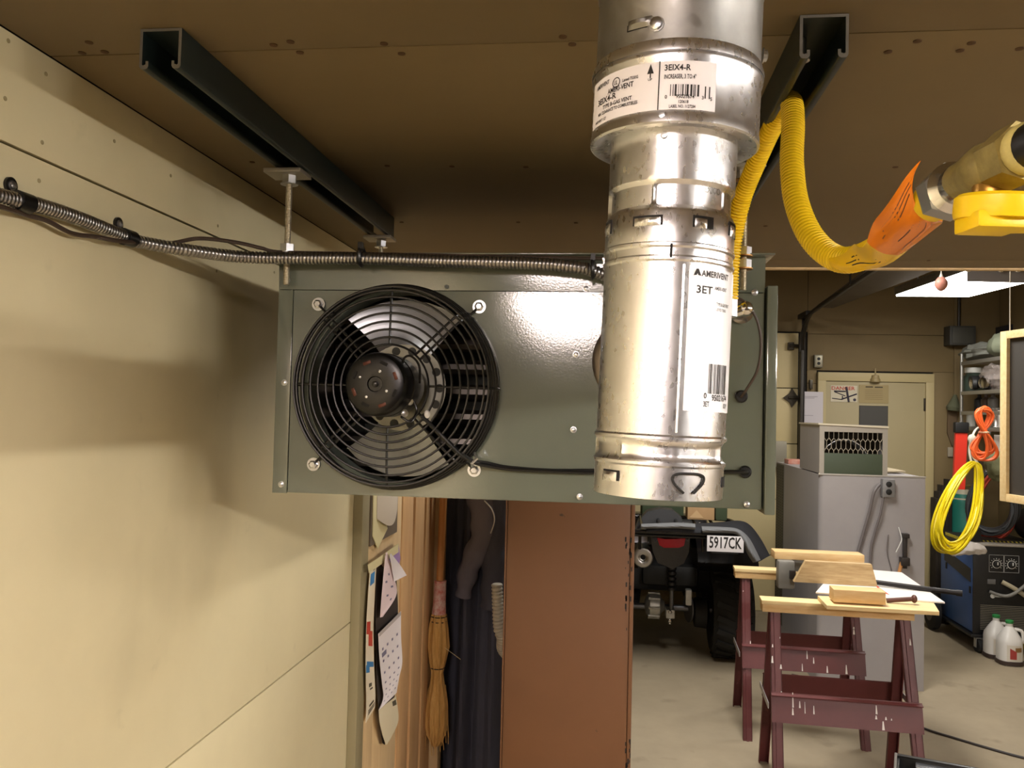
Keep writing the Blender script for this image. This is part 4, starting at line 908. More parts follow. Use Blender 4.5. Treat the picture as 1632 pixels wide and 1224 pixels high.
p = onfront(1443, 852, .03)
t = thing('bar_clamp', 'dark bar clamp hanging upright on the front of the metal cabinet', 'clamp', onfront(1443, 905, .03))
zt_, zb_ = p.z, onfront(1443, 905).z
B((p.x-.011, 5.565, zb_), (p.x+.011, 5.59, zt_), .002).build('bar', M('clamp_dark', '#3e3a38', .4, .6), t)
B((p.x-.02, 5.55, zt_-.02), (p.x+.02, 5.598, zt_+.006), .003).build('end_jaw', M('clamp_dark', '#3e3a38'), t)
B((p.x-.03, 5.545, zb_+.02), (p.x+.022, 5.598, zb_+.07), .004).build('sliding_jaw', M('clamp_dark', '#3e3a38'), t)
MB().cyl((p.x-.045, 5.56, zb_-.05), (p.x-.02, 5.57, zb_+.04), .011, n=10).build('handle', handlew, t)
# ================================================================== sawhorses
def sawhorse(label, xl, xr, yb, rz, braces):
    t = thing('sawhorse', label, 'sawhorse', ((xl+xr)/2, yb, 0), 'maroon sawhorses with pine tops')
    S = .275; zt = .80; piv = V(((xl+xr)/2, yb, 0)); R = Matrix.Rotation(rz, 3, 'Z')
    def fin(m): 
        for v in m.bm.verts: v.co = R @ (v.co-piv) + piv
        return m
    fin(B((xl, yb-.045, zt), (xr, yb+.045, zt+.035), .002)).build('top_board', pine, t)
    fin(B((xl-.004, yb-.05, zt+.0352), (xr-.15, yb+.05, zt+.053), .002)).build('top_board', pine_l, t)
    for sx in (0, 1):
        for sy in (-1, 1):
            xt = xl+.035 if sx == 0 else xr-.06; xb = xt+(.022 if sx else -.006); wl_ = .047
            m = MB()
            yt, yo = yb+sy*.03, yb+sy*S
            def leg(x0t, x0b, w_, d0, d1):
                m.bm.verts.ensure_lookup_table()
                A = [m.bm.verts.new(q) for q in ((x0t, yt+d0, zt), (x0t+w_, yt+d0, zt), (x0t+w_, yt+d1, zt), (x0t, yt+d1, zt))]
                Bq = [m.bm.verts.new(q) for q in ((x0b, yo+d0, 0), (x0b+w_, yo+d0, 0), (x0b+w_, yo+d1, 0), (x0b, yo+d1, 0))]
                m.skin([A, Bq])
            leg(xt, xb, wl_, -.003*sy, .0)          # web
            leg(xt, xb, .004, 0, -.026*sy); leg(xt+wl_-.004, xb+wl_-.004, .004, 0, -.026*sy)
            leg(xt+.017, xb+.017, .012, .0, .006*sy)
            fin(m).build('leg', maroon, t, sharp=20)
    for sy in (-1, 1):
        y_at = lambda z_: yb+sy*(.03+(S-.03)*(1-z_/zt))
        m = MB(); x0, x1 = xl+.03, xr+.005
        o_ = .008*sy
        m.prism([(x0, y_at(.47)+o_, .47), (x0, y_at(.47)+o_+.004*sy, .47), (x0, y_at(.35)+o_+.004*sy, .35), (x0, y_at(.35)+o_, .35)], (x1-x0, 0, 0))
        m.prism([(x0, y_at(.47)+o_, .468), (x0, y_at(.47)+o_+.024*sy, .462), (x0, y_at(.47)+o_+.024*sy, .458), (x0, y_at(.47)+o_, .464)], (x1-x0, 0, 0))
        fin(m).build('cross_rail', maroon, t, sharp=20)
    if braces:
        for sx in (0, 1):
            x0 = xl+.018 if sx == 0 else xr+.004
            m = MB(); m.prism([(x0, yb-.19, .36), (x0, yb-.19, .33), (x0, yb-.02, .37), (x0, yb-.02, .40)], (.004, 0, 0)) if False else m.box((x0-.002, yb-.155, .40), (x0+.002, yb+.155, .425))
            fin(m).build('end_brace', M('brace_steel', '#b3aeb0', .4, .6), t)
    dr = MB(); rn = random.Random(int(xl*1000+yb*10))
    yfz = lambda z_: yb-(.03+(S-.03)*(1-z_/zt))
    for k in range(17 if braces else 5):
        on_rail = rn.random() < .45
        if on_rail: x = rn.uniform(xl+.09, xr-.06); z_ = rn.choice((.385, .355, .395, .415)); off = -.0135
        else: x = rn.choice((xl+.035+rn.uniform(.004, .012), xl+.035+rn.uniform(.033, .042), xr-.06+rn.uniform(.01, .04))); z_ = rn.uniform(.2, .74); off = -.0046
        L = rn.uniform(.006, .05)*(1.2 if on_rail else .6); w_ = rn.uniform(.001, .0055)
        dr.prism([(x-w_, yfz(z_)+off, z_), (x+w_, yfz(z_)+off, z_), (x+w_*.5, yfz(z_+L)+off, z_+L), (x-w_*.3, yfz(z_+L)+off, z_+L)], (0, -.0008, 0))
    o = fin(dr).build('paint_drips', M('white_paint', '#e9e2dc', .5), t); o['kind'] = 'stuff'
    return t
sawhorse('maroon sawhorse with pine top and white paint drips, nearest the camera', .70, 1.355, 4.03, -.05, True)
sawhorse('maroon sawhorse behind the drip-marked one, next to the quad bike', .690, 1.345, 4.83, -.04, True)
ZT = .855
def slab(name, m, pts, th, label, cat, z0=None):
    return MB().prism(pts, (0, 0, th)).build(name, m, label=label, cat=cat)
def atz(px, py, z_): p = at(px, py, z=z_); return (p.x, p.y, z_)
slab('plywood_board', pine_l, [atz(1318, 971, .8565), atz(1497, 981, .8565), atz(1486, 963, .8565), atz(1303, 955, .8565)], .016, 'thin pale plywood board lying on the nearest sawhorse', 'board')
slab('white_board', white_board, [atz(1300, 946, .8735), atz(1506, 962, .8735), atz(1437, 914, .8735), atz(1335, 905, .8735)], .006, 'white board laid across both sawhorses under the offcuts', 'board')
def block(name, m, px0, px1, py, z0, dep, ht, label, rz=0, cat='lumber', chamf=0, yy=None):
    a, b_ = at(px0, py, z=z0), at(px1, py, z=z0); y = yy or (a.y+b_.y)/2
    a, b_ = at(px0, py, y=y), at(px1, py, y=y); w_ = b_.x-a.x; c = V(((a.x+b_.x)/2, y+dep/2, z0))
    mb = MB()
    if chamf: mb.prism([(a.x, y, z0), (b_.x, y, z0), (b_.x-chamf*.5, y, z0+ht), (a.x+chamf, y, z0+ht)], (0, dep, 0))
    else: mb.box((a.x, y, z0), (b_.x, y+dep, z0+ht), .0015)
    R = Matrix.Rotation(rz, 3, 'Z')
    for v in mb.bm.verts: v.co = R @ (v.co-c) + c
    return mb.build(name, m, label=label, cat=cat)
block('pine_block', pine, 1330, 1412, 962, .8805, .10, .055, 'short pine block lying on the white board at the front', -.05)
block('lumber_offcut', pine_g, 1266, 1398, 945, .8805, .038, .105, 'weathered board with slanted ends standing on edge on the white board', -.05, chamf=.055, yy=4.32)
g = thing('steel_clamp', 'dark grey steel clamp block under the long pine board on the sawhorses', 'clamp', (1.0, 4.62, .8805))
a, b_ = at(1236, 930, y=4.62), at(1374, 930, y=4.62)
B((a.x+.02, 4.62, .8735 if False else .881), (b_.x, 4.70, .945), .004).build('block', M('clamp_grey', '#85847f', .5, .3), g)
B((a.x, 4.55, .80), (a.x+.085, 4.62, .945), .012).build('jaw', M('clamp_grey', '#5b5a57'), g)
B((a.x+.055, 4.53, .855), (a.x+.085, 4.552, .90), .004).build('screw_lug', M('clamp_dark', '#3e3a38'), g)
MB().box((a.x-.01, 4.60, .9455), (b_.x+.005, 4.71, .985), .002).build('pine_board', pine, label='long pine board topmost of the pile, lying on the grey clamp block', cat='lumber')
pc = thing('pipe_clamp', 'black steel pipe of a clamp sticking out right over the white board', 'pipe clamp', at(1460, 950, y=4.1))
MB().cyl(at(1396, 928, y=4.33), at(1533, 946, y=4.2), .012, n=14).build('pipe', M('pipe_black', '#2b2828', .4, .6), pc)
MB().cyl(at(1524, 944.8, y=4.208), at(1534, 946.2, y=4.198), .0145, n=14).build('coupling', M('pipe_black', '#2b2828'), pc)
MB().cyl(at(1398, 935, y=4.25), at(1430, 958, y=4.05), .003, n=8).build('brace_wire', redm, pc)
sh = thing('clamp_screw', 'brown threaded clamp screw with a knob lying on the white board', 'clamp screw', at(1436, 962, y=3.98))
q1, q2 = at(1413, 957, y=3.98), at(1457, 954.5, y=3.97)
MB().cyl(q1, q2, .010, n=12).build('screw_shaft', M('screw_brown', '#5c3c34', .5, .4), sh)
MB().ball(q2, .018, .7, 1, 1).build('knob', M('screw_brown', '#5c3c34'), sh)
# ================================================================== quad bike seen from behind
atv = thing('quad_bike', 'black quad bike parked with its back to the camera, white number plate', 'quad bike', (.39, 6.5, 0))
AX, AY = .388, 6.15
blkg = M('atv_black', '#0e0e10', .22, spec=.6)
def wheel(x, y, w_, R_, name='wheel'):
    m = MB(); pr = [(R_*.50, -w_/2+.03), (R_*.62, -w_/2), (R_*.86, -w_/2-.005), (R_*.96, -w_/2+.022), (R_*.985, -w_/4), (R_*.99, 0), (R_*.985, w_/4), (R_*.96, w_/2-.022), (R_*.86, w_/2+.005), (R_*.62, w_/2), (R_*.50, w_/2-.03)]
    m.lathe(pr, (x, y, R_), (1, 0, 0), 40, caps=False); tw = m.build(name, tirem, atv)
    tr = MB()
    for k in range(22):
        a = 2*pi*k/22
        for s_ in (-1, 1):
            aa = a+(pi/22 if s_ > 0 else 0)
            c_ = V((x+s_*w_*.24, y+cos(aa)*R_*.985, R_+sin(aa)*R_*.985))
            mb = bmesh.new(); bmesh.ops.create_cube(mb, size=1)
            Rm = Matrix.Rotation(aa-pi/2, 3, 'X') @ Matrix.Rotation(.35*s_, 3, 'Z')
            for v in mb.verts: v.co = Rm @ V((v.co.x*w_*.46, v.co.y*.036, v.co.z*.024)) + c_
            tr.add(mb)
    o = tr.build('tread_lugs', tirem, tw); o['kind'] = 'stuff'
    MB().lathe([(R_*.52, -w_/2+.028), (R_*.50, -w_/2+.05), (R_*.2, -w_/2+.09), (.03, -w_/2+.06), (.03, w_/2-.06), (R_*.2, w_/2-.09), (R_*.5, w_/2-.05), (R_*.52, w_/2-.028)], (x, y, R_), (1, 0, 0), 32).build('rim', M('rim_dark', '#3b3c3e', .4, .7), tw)
TX = .845
wheel(TX, AY, .26, .318); wheel(2*AX-TX, AY, .26, .318); wheel(TX, AY+1.08, .2, .318); wheel(2*AX-TX, AY+1.08, .2, .318)
# axle, gear case, brake disc, shock
MB().cyl((2*AX-TX+.12, AY, .318), (TX-.12, AY, .318), .022, n=14).build('axle', M('axle_steel', '#77777a', .4, .8), atv)
gx = at(1043, 965, y=AY).x
gc = MB(); gc.lathe([(.03, -.07), (.062, -.06), (.085, -.035), (.088, 0), (.080, .035), (.05, .05), (.03, .07)], (gx, AY-.01, .33), (1, 0, 0), 24)
for k in range(8):
    a = 2*pi*k/8; gc.cyl((gx-.045, AY-.01+.085*cos(a), .33+.085*sin(a)), (gx+.035, AY-.01+.085*cos(a), .33+.085*sin(a)), .010, n=8)
gc.build('gear_case', M('cast_alu', '#c4c4c0', .42, .75, var=.15, vscale=30), atv)
hx = at(1066, 972, y=AY).x
MB().box((hx-.028, AY-.13, .27), (hx+.032, AY-.02, .33), .006).build('hitch_plate', M('cast_alu', '#a5a5a2'), atv)
hb = MB(); hb.ball((hx, AY-.12, .315), .017); hb.ball((hx, AY-.12, .255), .017); hb.cyl((hx, AY-.12, .23), (hx, AY-.12, .31), .008, n=8); hb.build('tow_ball', chrome, atv)
dx_ = at(1097, 965, y=AY).x
MB().lathe([(.03, -.005), (.10, -.005), (.10, .005), (.03, .005)], (dx_, AY-.01, .325), (1, .25, 0), 28).build('brake_disc', M('axle_steel', '#77777a'), atv)
MB().box((dx_-.03, AY-.11, .36), (dx_+.015, AY-.04, .47), .012).build('brake_caliper', M('cast_alu', '#a5a5a2'), atv)
MB().lathe([(.04, 0), (.10, .01), (.11, .09), (.06, .11)], (dx_+.03, AY-.02, .30), (1, 0, 0), 24).build('hub_drum', blackm, atv)
sx_ = at(1071, 930, y=AY-.1).x
corr([V((sx_, AY-.06, .70)), V((sx_, AY-.07, .60)), V((sx_, AY-.08, .45))], .033, .012, .036, 12).build('shock_spring', M('spring_grey', '#3a3a3c', .35, .7), atv)
MB().cyl((sx_, AY-.08, .47), (sx_, AY-.09, .33), .014, n=10).build('shock_rod', M('axle_steel', '#77777a'), atv)
MB().box((AX-.16, AY-.02, .47), (AX+.24, AY+.1, .62), .04).box((AX-.45, AY+.12, .40), (AX+.45, AY+.95, .74), .06).build('chassis', blackm, atv)
sa = MB()
for s_ in (-1, 1): sa.cyl((AX+s_*.20, AY+.02, .33), (AX+s_*.16, AY+.6, .42), .028, n=10)
sa.build('swing_arm', blackm, atv)
# exhaust
ep_ = at(1025, 889, y=5.62)
MB().lathe([(.012, .03), (.022, .028), (.026, .0), (.036, -.004), (.060, .0), (.066, .008), (.066, .05), (.060, .06), (.060, .30)], ep_, (0, 1, 0), 32).build('exhaust', M('exhaust_steel', '#a8a7a4', .28, 1), atv)
MB().lathe([(.0, .0), (.021, .0)], ep_+V((0, .029, 0)), (0, -1, 0), 20, caps=False).build('exhaust_hole', M('slot_black', '#030303'), atv)
# rear body: fenders and tail
def fender(sg):
    def f(u, v):
        a = radians(28+125*u)
        x = AX+sg*(.20+.40*v); y = AY-.44*cos(a)+.02; z = .46+.41*sin(a)*(1-.06*v*v)
        return (x, y, min(z, .86))
    MB().sheet(f, 20, 8, .008).build('fender', blkg, atv)
fender(1); fender(-1)
tl_ = [at(1037, 853, y=5.66), at(1100, 853, y=5.66), at(1098, 880, y=5.64), at(1090, 898, y=5.66), at(1072, 907, y=5.68), at(1048, 897, y=5.66), at(1040, 878, y=5.64)]
MB().prism([p for p in tl_], (0, .22, .02)).build('tail_cover', blkg, atv)
MB().prism([at(1036, 850, y=5.63), at(1099, 850, y=5.63), at(1096, 862, y=5.61), at(1085, 856, y=5.61), at(1052, 856, y=5.61), at(1044, 864, y=5.61)], (0, .05, 0)).build('tail_trim', M('silver_trim', '#8f8d92', .3, .6), atv)
lm = MB(); lm.prism([at(1047, 857, y=5.60), at(1060, 859, y=5.59), at(1078, 859, y=5.59), at(1093, 857, y=5.60), at(1090, 870, y=5.59), at(1082, 873, y=5.585), at(1058, 873, y=5.585), at(1051, 869, y=5.59)], (0, .05, 0)); lm.build('tail_light', M('red_lens', '#b5121f', .12, coat=1), atv)
B(tuple(at(1000, 862, y=5.75)), tuple(at(1032, 852, y=5.70)), .01).build('side_bracket', M('silver_trim', '#8f8d92'), atv)
# rear rack: tubes
rk = MB(); zr = at(1068, 847, y=5.52).z
xl_, xr_ = AX-.42, AX+.44
rk.tube(smooth([(xl_, 5.58, zr+.005), (xl_+.04, 5.50, zr), (AX, 5.48, zr), (xr_-.04, 5.50, zr), (xr_, 5.58, zr+.005), (xr_+.01, 6.0, zr+.02), (xr_-.1, 6.12, zr+.02), (AX, 6.14, zr+.02), (xl_+.1, 6.12, zr+.02), (xl_, 6.0, zr+.02)], 6, True), .013, 8, True)
for x in (AX-.30, AX-.18, AX-.06, AX+.06, AX+.18, AX+.30): rk.cyl((x, 5.49, zr), (x, 6.13, zr+.02), .010, n=8)
rk.tube([(xl_+.02, 5.50, zr-.026), (xr_-.02, 5.50, zr-.026)], .011, 8)
for x in (xl_+.05, AX-.2, AX+.2, xr_-.05): rk.cyl((x, 5.50, zr), (x, 5.52, zr-.12), .010, n=8)
rk.build('rear_rack', blkg, atv)
bt_ = at(1050, 832, y=6.0)
bk2 = MB(); bk2.prism([at(1012, 846, y=6.0), at(1018, 830, y=6.0), at(1032, 815, y=6.02), at(1052, 811, y=6.03), at(1072, 813, y=6.02), at(1086, 824, y=6.0), at(1092, 845, y=6.0)], (0, .14, .0)); bk2.build('backrest', M('vinyl_grey', '#2c2d30', .45), atv)
MB().box((AX-.17, 6.2, .74), (AX+.17, 6.95, .88), .05).build('seat', M('vinyl_grey', '#2c2d30'), atv)
MB().box((AX-.42, 7.1, .60), (AX+.42, 7.4, .86), .08).build('front_body', blkg, atv)
hbm = MB(); hbm.tube(smooth([(AX-.38, 6.95, 1.08), (AX-.15, 7.05, 1.04), (AX+.15, 7.05, 1.04), (AX+.38, 6.95, 1.08)], 8), .016, 10); hbm.cyl((AX, 7.05, .8), (AX, 7.05, 1.04), .03, n=10); hbm.build('handlebar', blackm, atv)
# number plate
pl0, pl1 = at(1127, 853, y=5.385), at(1185, 881, y=5.385)
npl = B((pl0.x, 5.383, pl1.z), (pl1.x, 5.387, pl0.z), .001).build('number_plate', M('plate_white', '#e2dfe2', .4), atv, label='white number plate reading 5917CK')
tm = MB(); text(tm, '5917CK', lambda u, v: (pl0.x+.014+u, 5.3822, pl1.z+.024+v), .068, pl1.x-pl0.x-.026); tm.build('lettering', ink, npl, flat=True)
MB().box((pl0.x+.03, 5.387, pl1.z-.012), (pl1.x-.03, 5.51, pl1.z+.02), .004).build('plate_bracket', blackm, atv)
# green cooler-like bag and cardboard on the quad (behind the rack)
zz = zr+.034
gbx = thing('green_bag', 'dark green bag standing on the quad bike behind the backrest', 'bag', (.5, 6.6, .885))
MB().box((AX-.16, 6.45, .89), (AX+.155, 6.75, 1.10), .03).build('body', M('green_canvas', '#3c4a33', .8, bump=.3), gbx)
MB().tube(smooth([(AX-.1, 6.44, 1.04), (AX-.05, 6.43, 1.085), (AX+.05, 6.43, 1.085), (AX+.1, 6.44, 1.04)], 6), .008, 6).build('strap', whitepl, gbx)
cb = thing('cardboard_box', 'small cardboard box with folded flaps standing beside the green bag', 'box', (.6, 6.3, zz))
c0, c1 = at(1094, 833, y=6.0), at(1140, 813, y=6.0)
kraft = M('cardboard', '#b5936a', .75, var=.06, vscale=8)
B((c0.x, 5.92, zr+.0345), (c1.x-.015, 6.10, c1.z+.05), .002).build('body', kraft, cb)
MB().prism([(c0.x+.01, 5.9185, zr+.045), (c0.x+.06, 5.9185, zr+.10), (c0.x+.11, 5.9185, zr+.045)], (0, -.003, 0)).build('flap', M('cardboard_light', '#c9a97e', .75), cb)
gb2 = MB(); gb2.box((c1.x-.010, 5.90, zr+.0345), (c1.x+.07, 6.08, c1.z+.07), .015); gb2.build('green_pouch', M('green_canvas', '#3c4a33'), label='small dark green pouch right of the cardboard box on the rack', cat='pouch')
# grey jacket draped over the rack, hanging off to the right
jk = thing('jacket', 'grey and black jacket draped over the quad bike rack and its right side', 'jacket', (.85, 5.5, .75))
gj = M('jacket_grey', '#77797c', .85, bump=.4, bscale=120); bj = M('jacket_black', '#26272c', .85, bump=.4, bscale=120)
def between(A, Bq, yA, yB, m, name, amp, ph, th=.010):
    n_ = 40
    def poly(P, t):
        q_ = smooth([V((a, b_, 0)) for a, b_ in P], 8); k = t*(len(q_)-1); i_ = min(int(k), len(q_)-2); return q_[i_].lerp(q_[i_+1], k-i_)
    def f(u, v):
        a, b_ = poly(A, u), poly(Bq, u); p = a.lerp(b_, v)
        return at(p.x, p.y, y=yA+(yB-yA)*v+amp*sin(9*u+5*v+ph)-.05*sin(pi*v))
    MB().sheet(f, n_, 12, th).build(name, m, jk)
between([(1030, 838), (1060, 836), (1100, 836), (1150, 833), (1178, 831), (1195, 838), (1212, 860), (1226, 886)], [(1030, 847), (1060, 846), (1100, 849), (1150, 850), (1174, 852), (1188, 864), (1198, 880), (1209, 895)], 5.66, 5.46, bj, 'body', .014, 0)
between([(1118, 840), (1150, 841), (1175, 844), (1192, 857), (1204, 878), (1211, 893)], [(1120, 848), (1150, 849), (1174, 851), (1185, 862), (1191, 880), (1201, 896)], 5.45, 5.41, gj, 'lining', .010, 1)
between([(1022, 836), (1050, 835), (1080, 834), (1108, 836)], [(1022, 841), (1050, 841), (1080, 841), (1108, 843)], 5.50, 5.44, gj, 'grey_sleeve', .008, 2)
# ================================================================== welder on its cart
WX0, WX1, WY0, WY1 = 2.665, 3.13, 6.62, 7.25
wd = thing('welder', 'blue and black wheeled welding machine standing under the shelves', 'welder', (2.9, 6.95, 0))
wz0 = .14; wtop = at(1567, 872, y=WY0).z
B((WX0+.004, WY0+.012, wz0), (WX1, WY1, wtop), .006).build('body', blue, wd)
B((WX0, WY0, wz0-.005), (WX1+.004, WY0+.014, wtop+.012), .004).build('front_panel', blk_pl, wd)
B((WX0-.003, WY0+.01, wtop-.02), (WX1+.003, WY1, wtop+.008), .006).build('top_cover', blk_pl, wd)
bd = MB(); bd.prism([(WX0+.003, WY0+.05, wtop-.17), (WX0+.003, WY1-.08, wtop-.10), (WX0+.003, WY1-.08, wtop-.19), (WX0+.003, WY0+.05, wtop-.27)], (-.003, 0, 0)); bd.build('dark_band', M('band_grey', '#33353c', .4), wd)
for (yy, zz_) in ((WY1-.12, .52), (WY0+.06, .42)): B((WX0-.001, yy-.012, zz_), (WX0+.006, yy+.012, zz_+.05)).build('side_slot', blackm, wd)
lg = MB(); Ybase = WY1-.10
for (ys, zs_, wd_) in ((Ybase, wtop-.045, .10),):
    lg.prism([(WX0+.0035, Ybase+.02, wtop-.05), (WX0+.0035, Ybase-.015, wtop-.085), (WX0+.0035, Ybase-.06, wtop-.035), (WX0+.0035, Ybase-.045, wtop-.03), (WX0+.0035, Ybase-.02, wtop-.065), (WX0+.0035, Ybase+.01, wtop-.035)], (-.003, 0, 0))
    for k in range(3): lg.box((WX0+.0005, Ybase-.10-.045*k, wtop-.085), (WX0+.0035, Ybase-.075-.045*k, wtop-.045))
o = lg.build('white_logo', whitepl, wd); o['kind'] = 'stuff'
def fpx(px, py): return at(px, py, y=WY0-.001)
for (px, py) in ((1588, 899), (1612, 900)):
    p = fpx(px, py)
    fr_ = MB(); s_ = .052
    for (a, b_) in (((-s_, -.003, -s_*1.15), (-s_+.003, 0, s_*1.3)), ((s_-.003, -.003, -s_*1.15), (s_, 0, s_*1.3)), ((-s_, -.003, s_*1.3-.003), (s_, 0, s_*1.3)), ((-s_, -.003, -s_*1.15), (s_, 0, -s_*1.15+.003))): fr_.box(p+V(a), p+V(b_))
    o = fr_.build('dial_frame', M('dial_line', '#9a9a98', .5), wd); o['kind'] = 'stuff'
    k_ = MB(); k_.lathe([(.030, 0), (.030, .004), (.022, .006), (.020, .022), (.016, .024)], p, (0, -1, 0), 24); k_ = k_.build('dial_knob', blackm, wd)
    MB().lathe([(.027, .004), (.031, .004), (.031, .0055), (.027, .0055)], p, (0, -1, 0), 28, caps=False).build('dial_ring', whitepl, k_)
    MB().box(p+V((-.003, -.026, -.004)), p+V((.003, -.0235, .018))).build('dial_mark', whitepl, k_)
    tk_ = MB()
    for j in range(11):
        a = radians(-40+26*j); tk_.cyl(p+V((cos(a)*.037, -.0005, sin(a)*.037)), p+V((cos(a)*.044, -.0005, sin(a)*.044)), .0022, n=6)
    o = tk_.build('dial_ticks', whitepl, wd); o['kind'] = 'stuff'
p = fpx(1580, 927); B(p+V((-.028, -.004, -.018)), p+V((.028, 0, .018)), .002).build('rocker_switch', M('switch_grey', '#6b6b6b', .4), wd)
p = fpx(1586, 950); kk = MB(); kk.lathe([(.012, 0), (.016, .004), (.016, .008)], p+V((-.02, 0, 0)), (0, -1, 0), 14); kk.box(p+V((-.01, -.008, -.006)), p+V((.05, -.002, .006))); kk.build('key_lever', whitepl, wd)
for k in range(24):
    z_ = wz0+.03+.0125*k
    if z_ < at(1570, 965, y=WY0).z: B((WX0+.05, WY0-.003, z_), (WX1-.02, WY0+.002, z_+.005)).build('louver_slat', M('slat_grey', '#7d786c', .5, .2), wd)
MB().tube(smooth([fpx(1575, 942)+V((0, -.02, 0)), fpx(1600, 945)+V((0, -.06, -.01)), fpx(1625, 930)+V((0, -.08, 0)), fpx(1650, 905)+V((0, -.08, 0))], 8), .012, 10).build('torch_cable', M('torch_grey', '#77756f', .5), wd)
MB().tube(smooth([fpx(1594, 926)+V((0, -.03, 0)), fpx(1610, 935)+V((0, -.06, 0)), fpx(1632, 950)+V((0, -.06, 0))], 6), .016, 10).build('torch_handle', M('torch_tan', '#a39a80', .5), wd)
ct = MB(); ct.box((WX0-.02, WY0-.02, .112), (WX1+.02, WY1+.09, .134), .004); ct.build('cart_base', blk_pl, wd)
for (x, nm) in ((WX0+.04, 'a'), (WX1-.04, 'b')):
    f = MB(); f.box((x-.026, WY0-.02, .04), (x-.022, WY0+.02, .112)); f.box((x+.022, WY0-.02, .04), (x+.026, WY0+.02, .112)); f.box((x-.026, WY0-.02, .104), (x+.026, WY0+.02, .112)); cw = f.build('caster', zinc, wd)
    MB().lathe([(.02, -.019), (.044, -.018), (.050, -.010), (.050, .010), (.044, .018), (.02, .019)], (x, WY0+.0, .051), (1, .15, 0), 24).build('wheel', tirem, cw)
for x in (WX0-.05, WX1+.05):
    wv_ = MB(); wv_.lathe([(.06, -.03), (.115, -.032), (.142, -.022), (.147, 0), (.142, .022), (.115, .032), (.06, .03)], (x, WY1+.02, .148), (1, 0, 0), 32); wv_ = wv_.build('wheel', tirem, wd)
    MB().lathe([(.03, -.036), (.08, -.030), (.08, .030), (.03, .036)], (x, WY1+.02, .148), (1, 0, 0), 24).build('hub', M('hub_grey', '#6d6862', .5, .4), wv_)
# hazard striped mat and welding glove on top
hz_m = M('hazard_black', '#1d1c16', .6)
hzt = thing('hazard_mat', 'yellow and black striped safety mat lying on top of the welder', 'mat', (2.9, 6.9, wtop+.0085))
B((WX0+.01, WY0+.14, wtop+.0085), (WX1+.02, WY1-.06, wtop+.034), .004).build('mat', hz_m, hzt)
for k in range(15):
    x = WX0+.02+.029*k
    MB().prism([(x, WY0+.1385, wtop+.010), (x+.012, WY0+.1385, wtop+.010), (x-.006, WY0+.1385, wtop+.033), (x-.018, WY0+.1385, wtop+.033)], (0, -.003, 0)).build('stripe', M('hazard_yellow', '#b3a233', .6), hzt)
for k in range(18):
    y = WY0+.16+.022*k
    MB().prism([(WX0+.009, y, wtop+.010), (WX0+.009, y+.010, wtop+.010), (WX0+.009, y+.020, wtop+.033), (WX0+.009, y+.010, wtop+.033)], (-.003, 0, 0)).build('stripe', M('hazard_yellow', '#b3a233'), hzt)
def gl(u, v):
    a = 2*pi*v; pts = ((1512, 879, .055), (1535, 872, .062), (1556, 874, .048), (1573, 878, .030))
    t_ = u*3; k = min(2, int(t_)); f = t_-k
    px = pts[k][0]*(1-f)+pts[k+1][0]*f; py = pts[k][1]*(1-f)+pts[k+1][1]*f; r = pts[k][2]*(1-f)+pts[k+1][2]*f
    c_ = at(px, py, y=6.55-.05*u); e = min(1, u*8, (1-u)*10)**.5
    r = max(.004, r*e)*(1+.10*sin(5*a+7*u)+.06*sin(9*u*pi))
    return (c_.x, c_.y+r*.8*cos(a), c_.z+r*sin(a)*.85)
mgl = MB(); mgl.skin([[mgl.bm.verts.new(gl(i/24, j/20)) for j in range(20)] for i in range(25)])
mgl.build('welding_glove', M('white_leather', '#dcd6d0', .7, bump=.3, bscale=90), label='white crumpled leather welding glove draped on the welder top', cat='glove')
B((WX0-.01, WY0-.012, wtop+.0085), (WX1+.06, WY0+.075, wtop+.030), .010).build('grey_bar', M('bar_grey', '#b9b5ad', .35, .5), label='pale grey handle bar along the front top edge of the welder', cat='handle bar')
# ================================================================== wall shelf with its contents, on the right wall
sw = thing('wire_shelf', 'dull chrome wire shelf unit on the right wall full of workshop things', 'shelf', (3.0, 6.5, 1.58))
SX0, SX1, SY0, SY1 = 2.8, 3.29, 5.75, 7.2
shm = M('dull_chrome', '#9c9a94', .35, .8)
for (x, y) in ((SX0, SY1), (SX1-.02, SY1), (SX0, SY0), (SX1-.02, SY0)):
    MB().cyl((x, y, 1.60), (x, y, 2.245), .0125, n=10).build('post', shm, sw)
levels = [at(1565, 572, x=SX0).z, at(1565, 622, x=SX0).z, at(1575, 651, x=SX0).z-.02, at(1565, 681, x=SX0).z]
for z_ in levels:
    m = MB(); m.box((SX0-.008, SY0, z_-.028), (SX0+.004, SY1, z_), .002).box((SX0, SY0, z_-.018), (SX1-.01, SY0+.008, z_)).box((SX0, SY1-.008, z_-.018), (SX1-.01, SY1, z_))
    for k in range(26):
        y = SY0+.03+k*(SY1-SY0-.06)/25; m.cyl((SX0, y, z_-.004), (SX1-.012, y, z_-.004), .003, n=4)
    m.build('shelf', shm, sw)
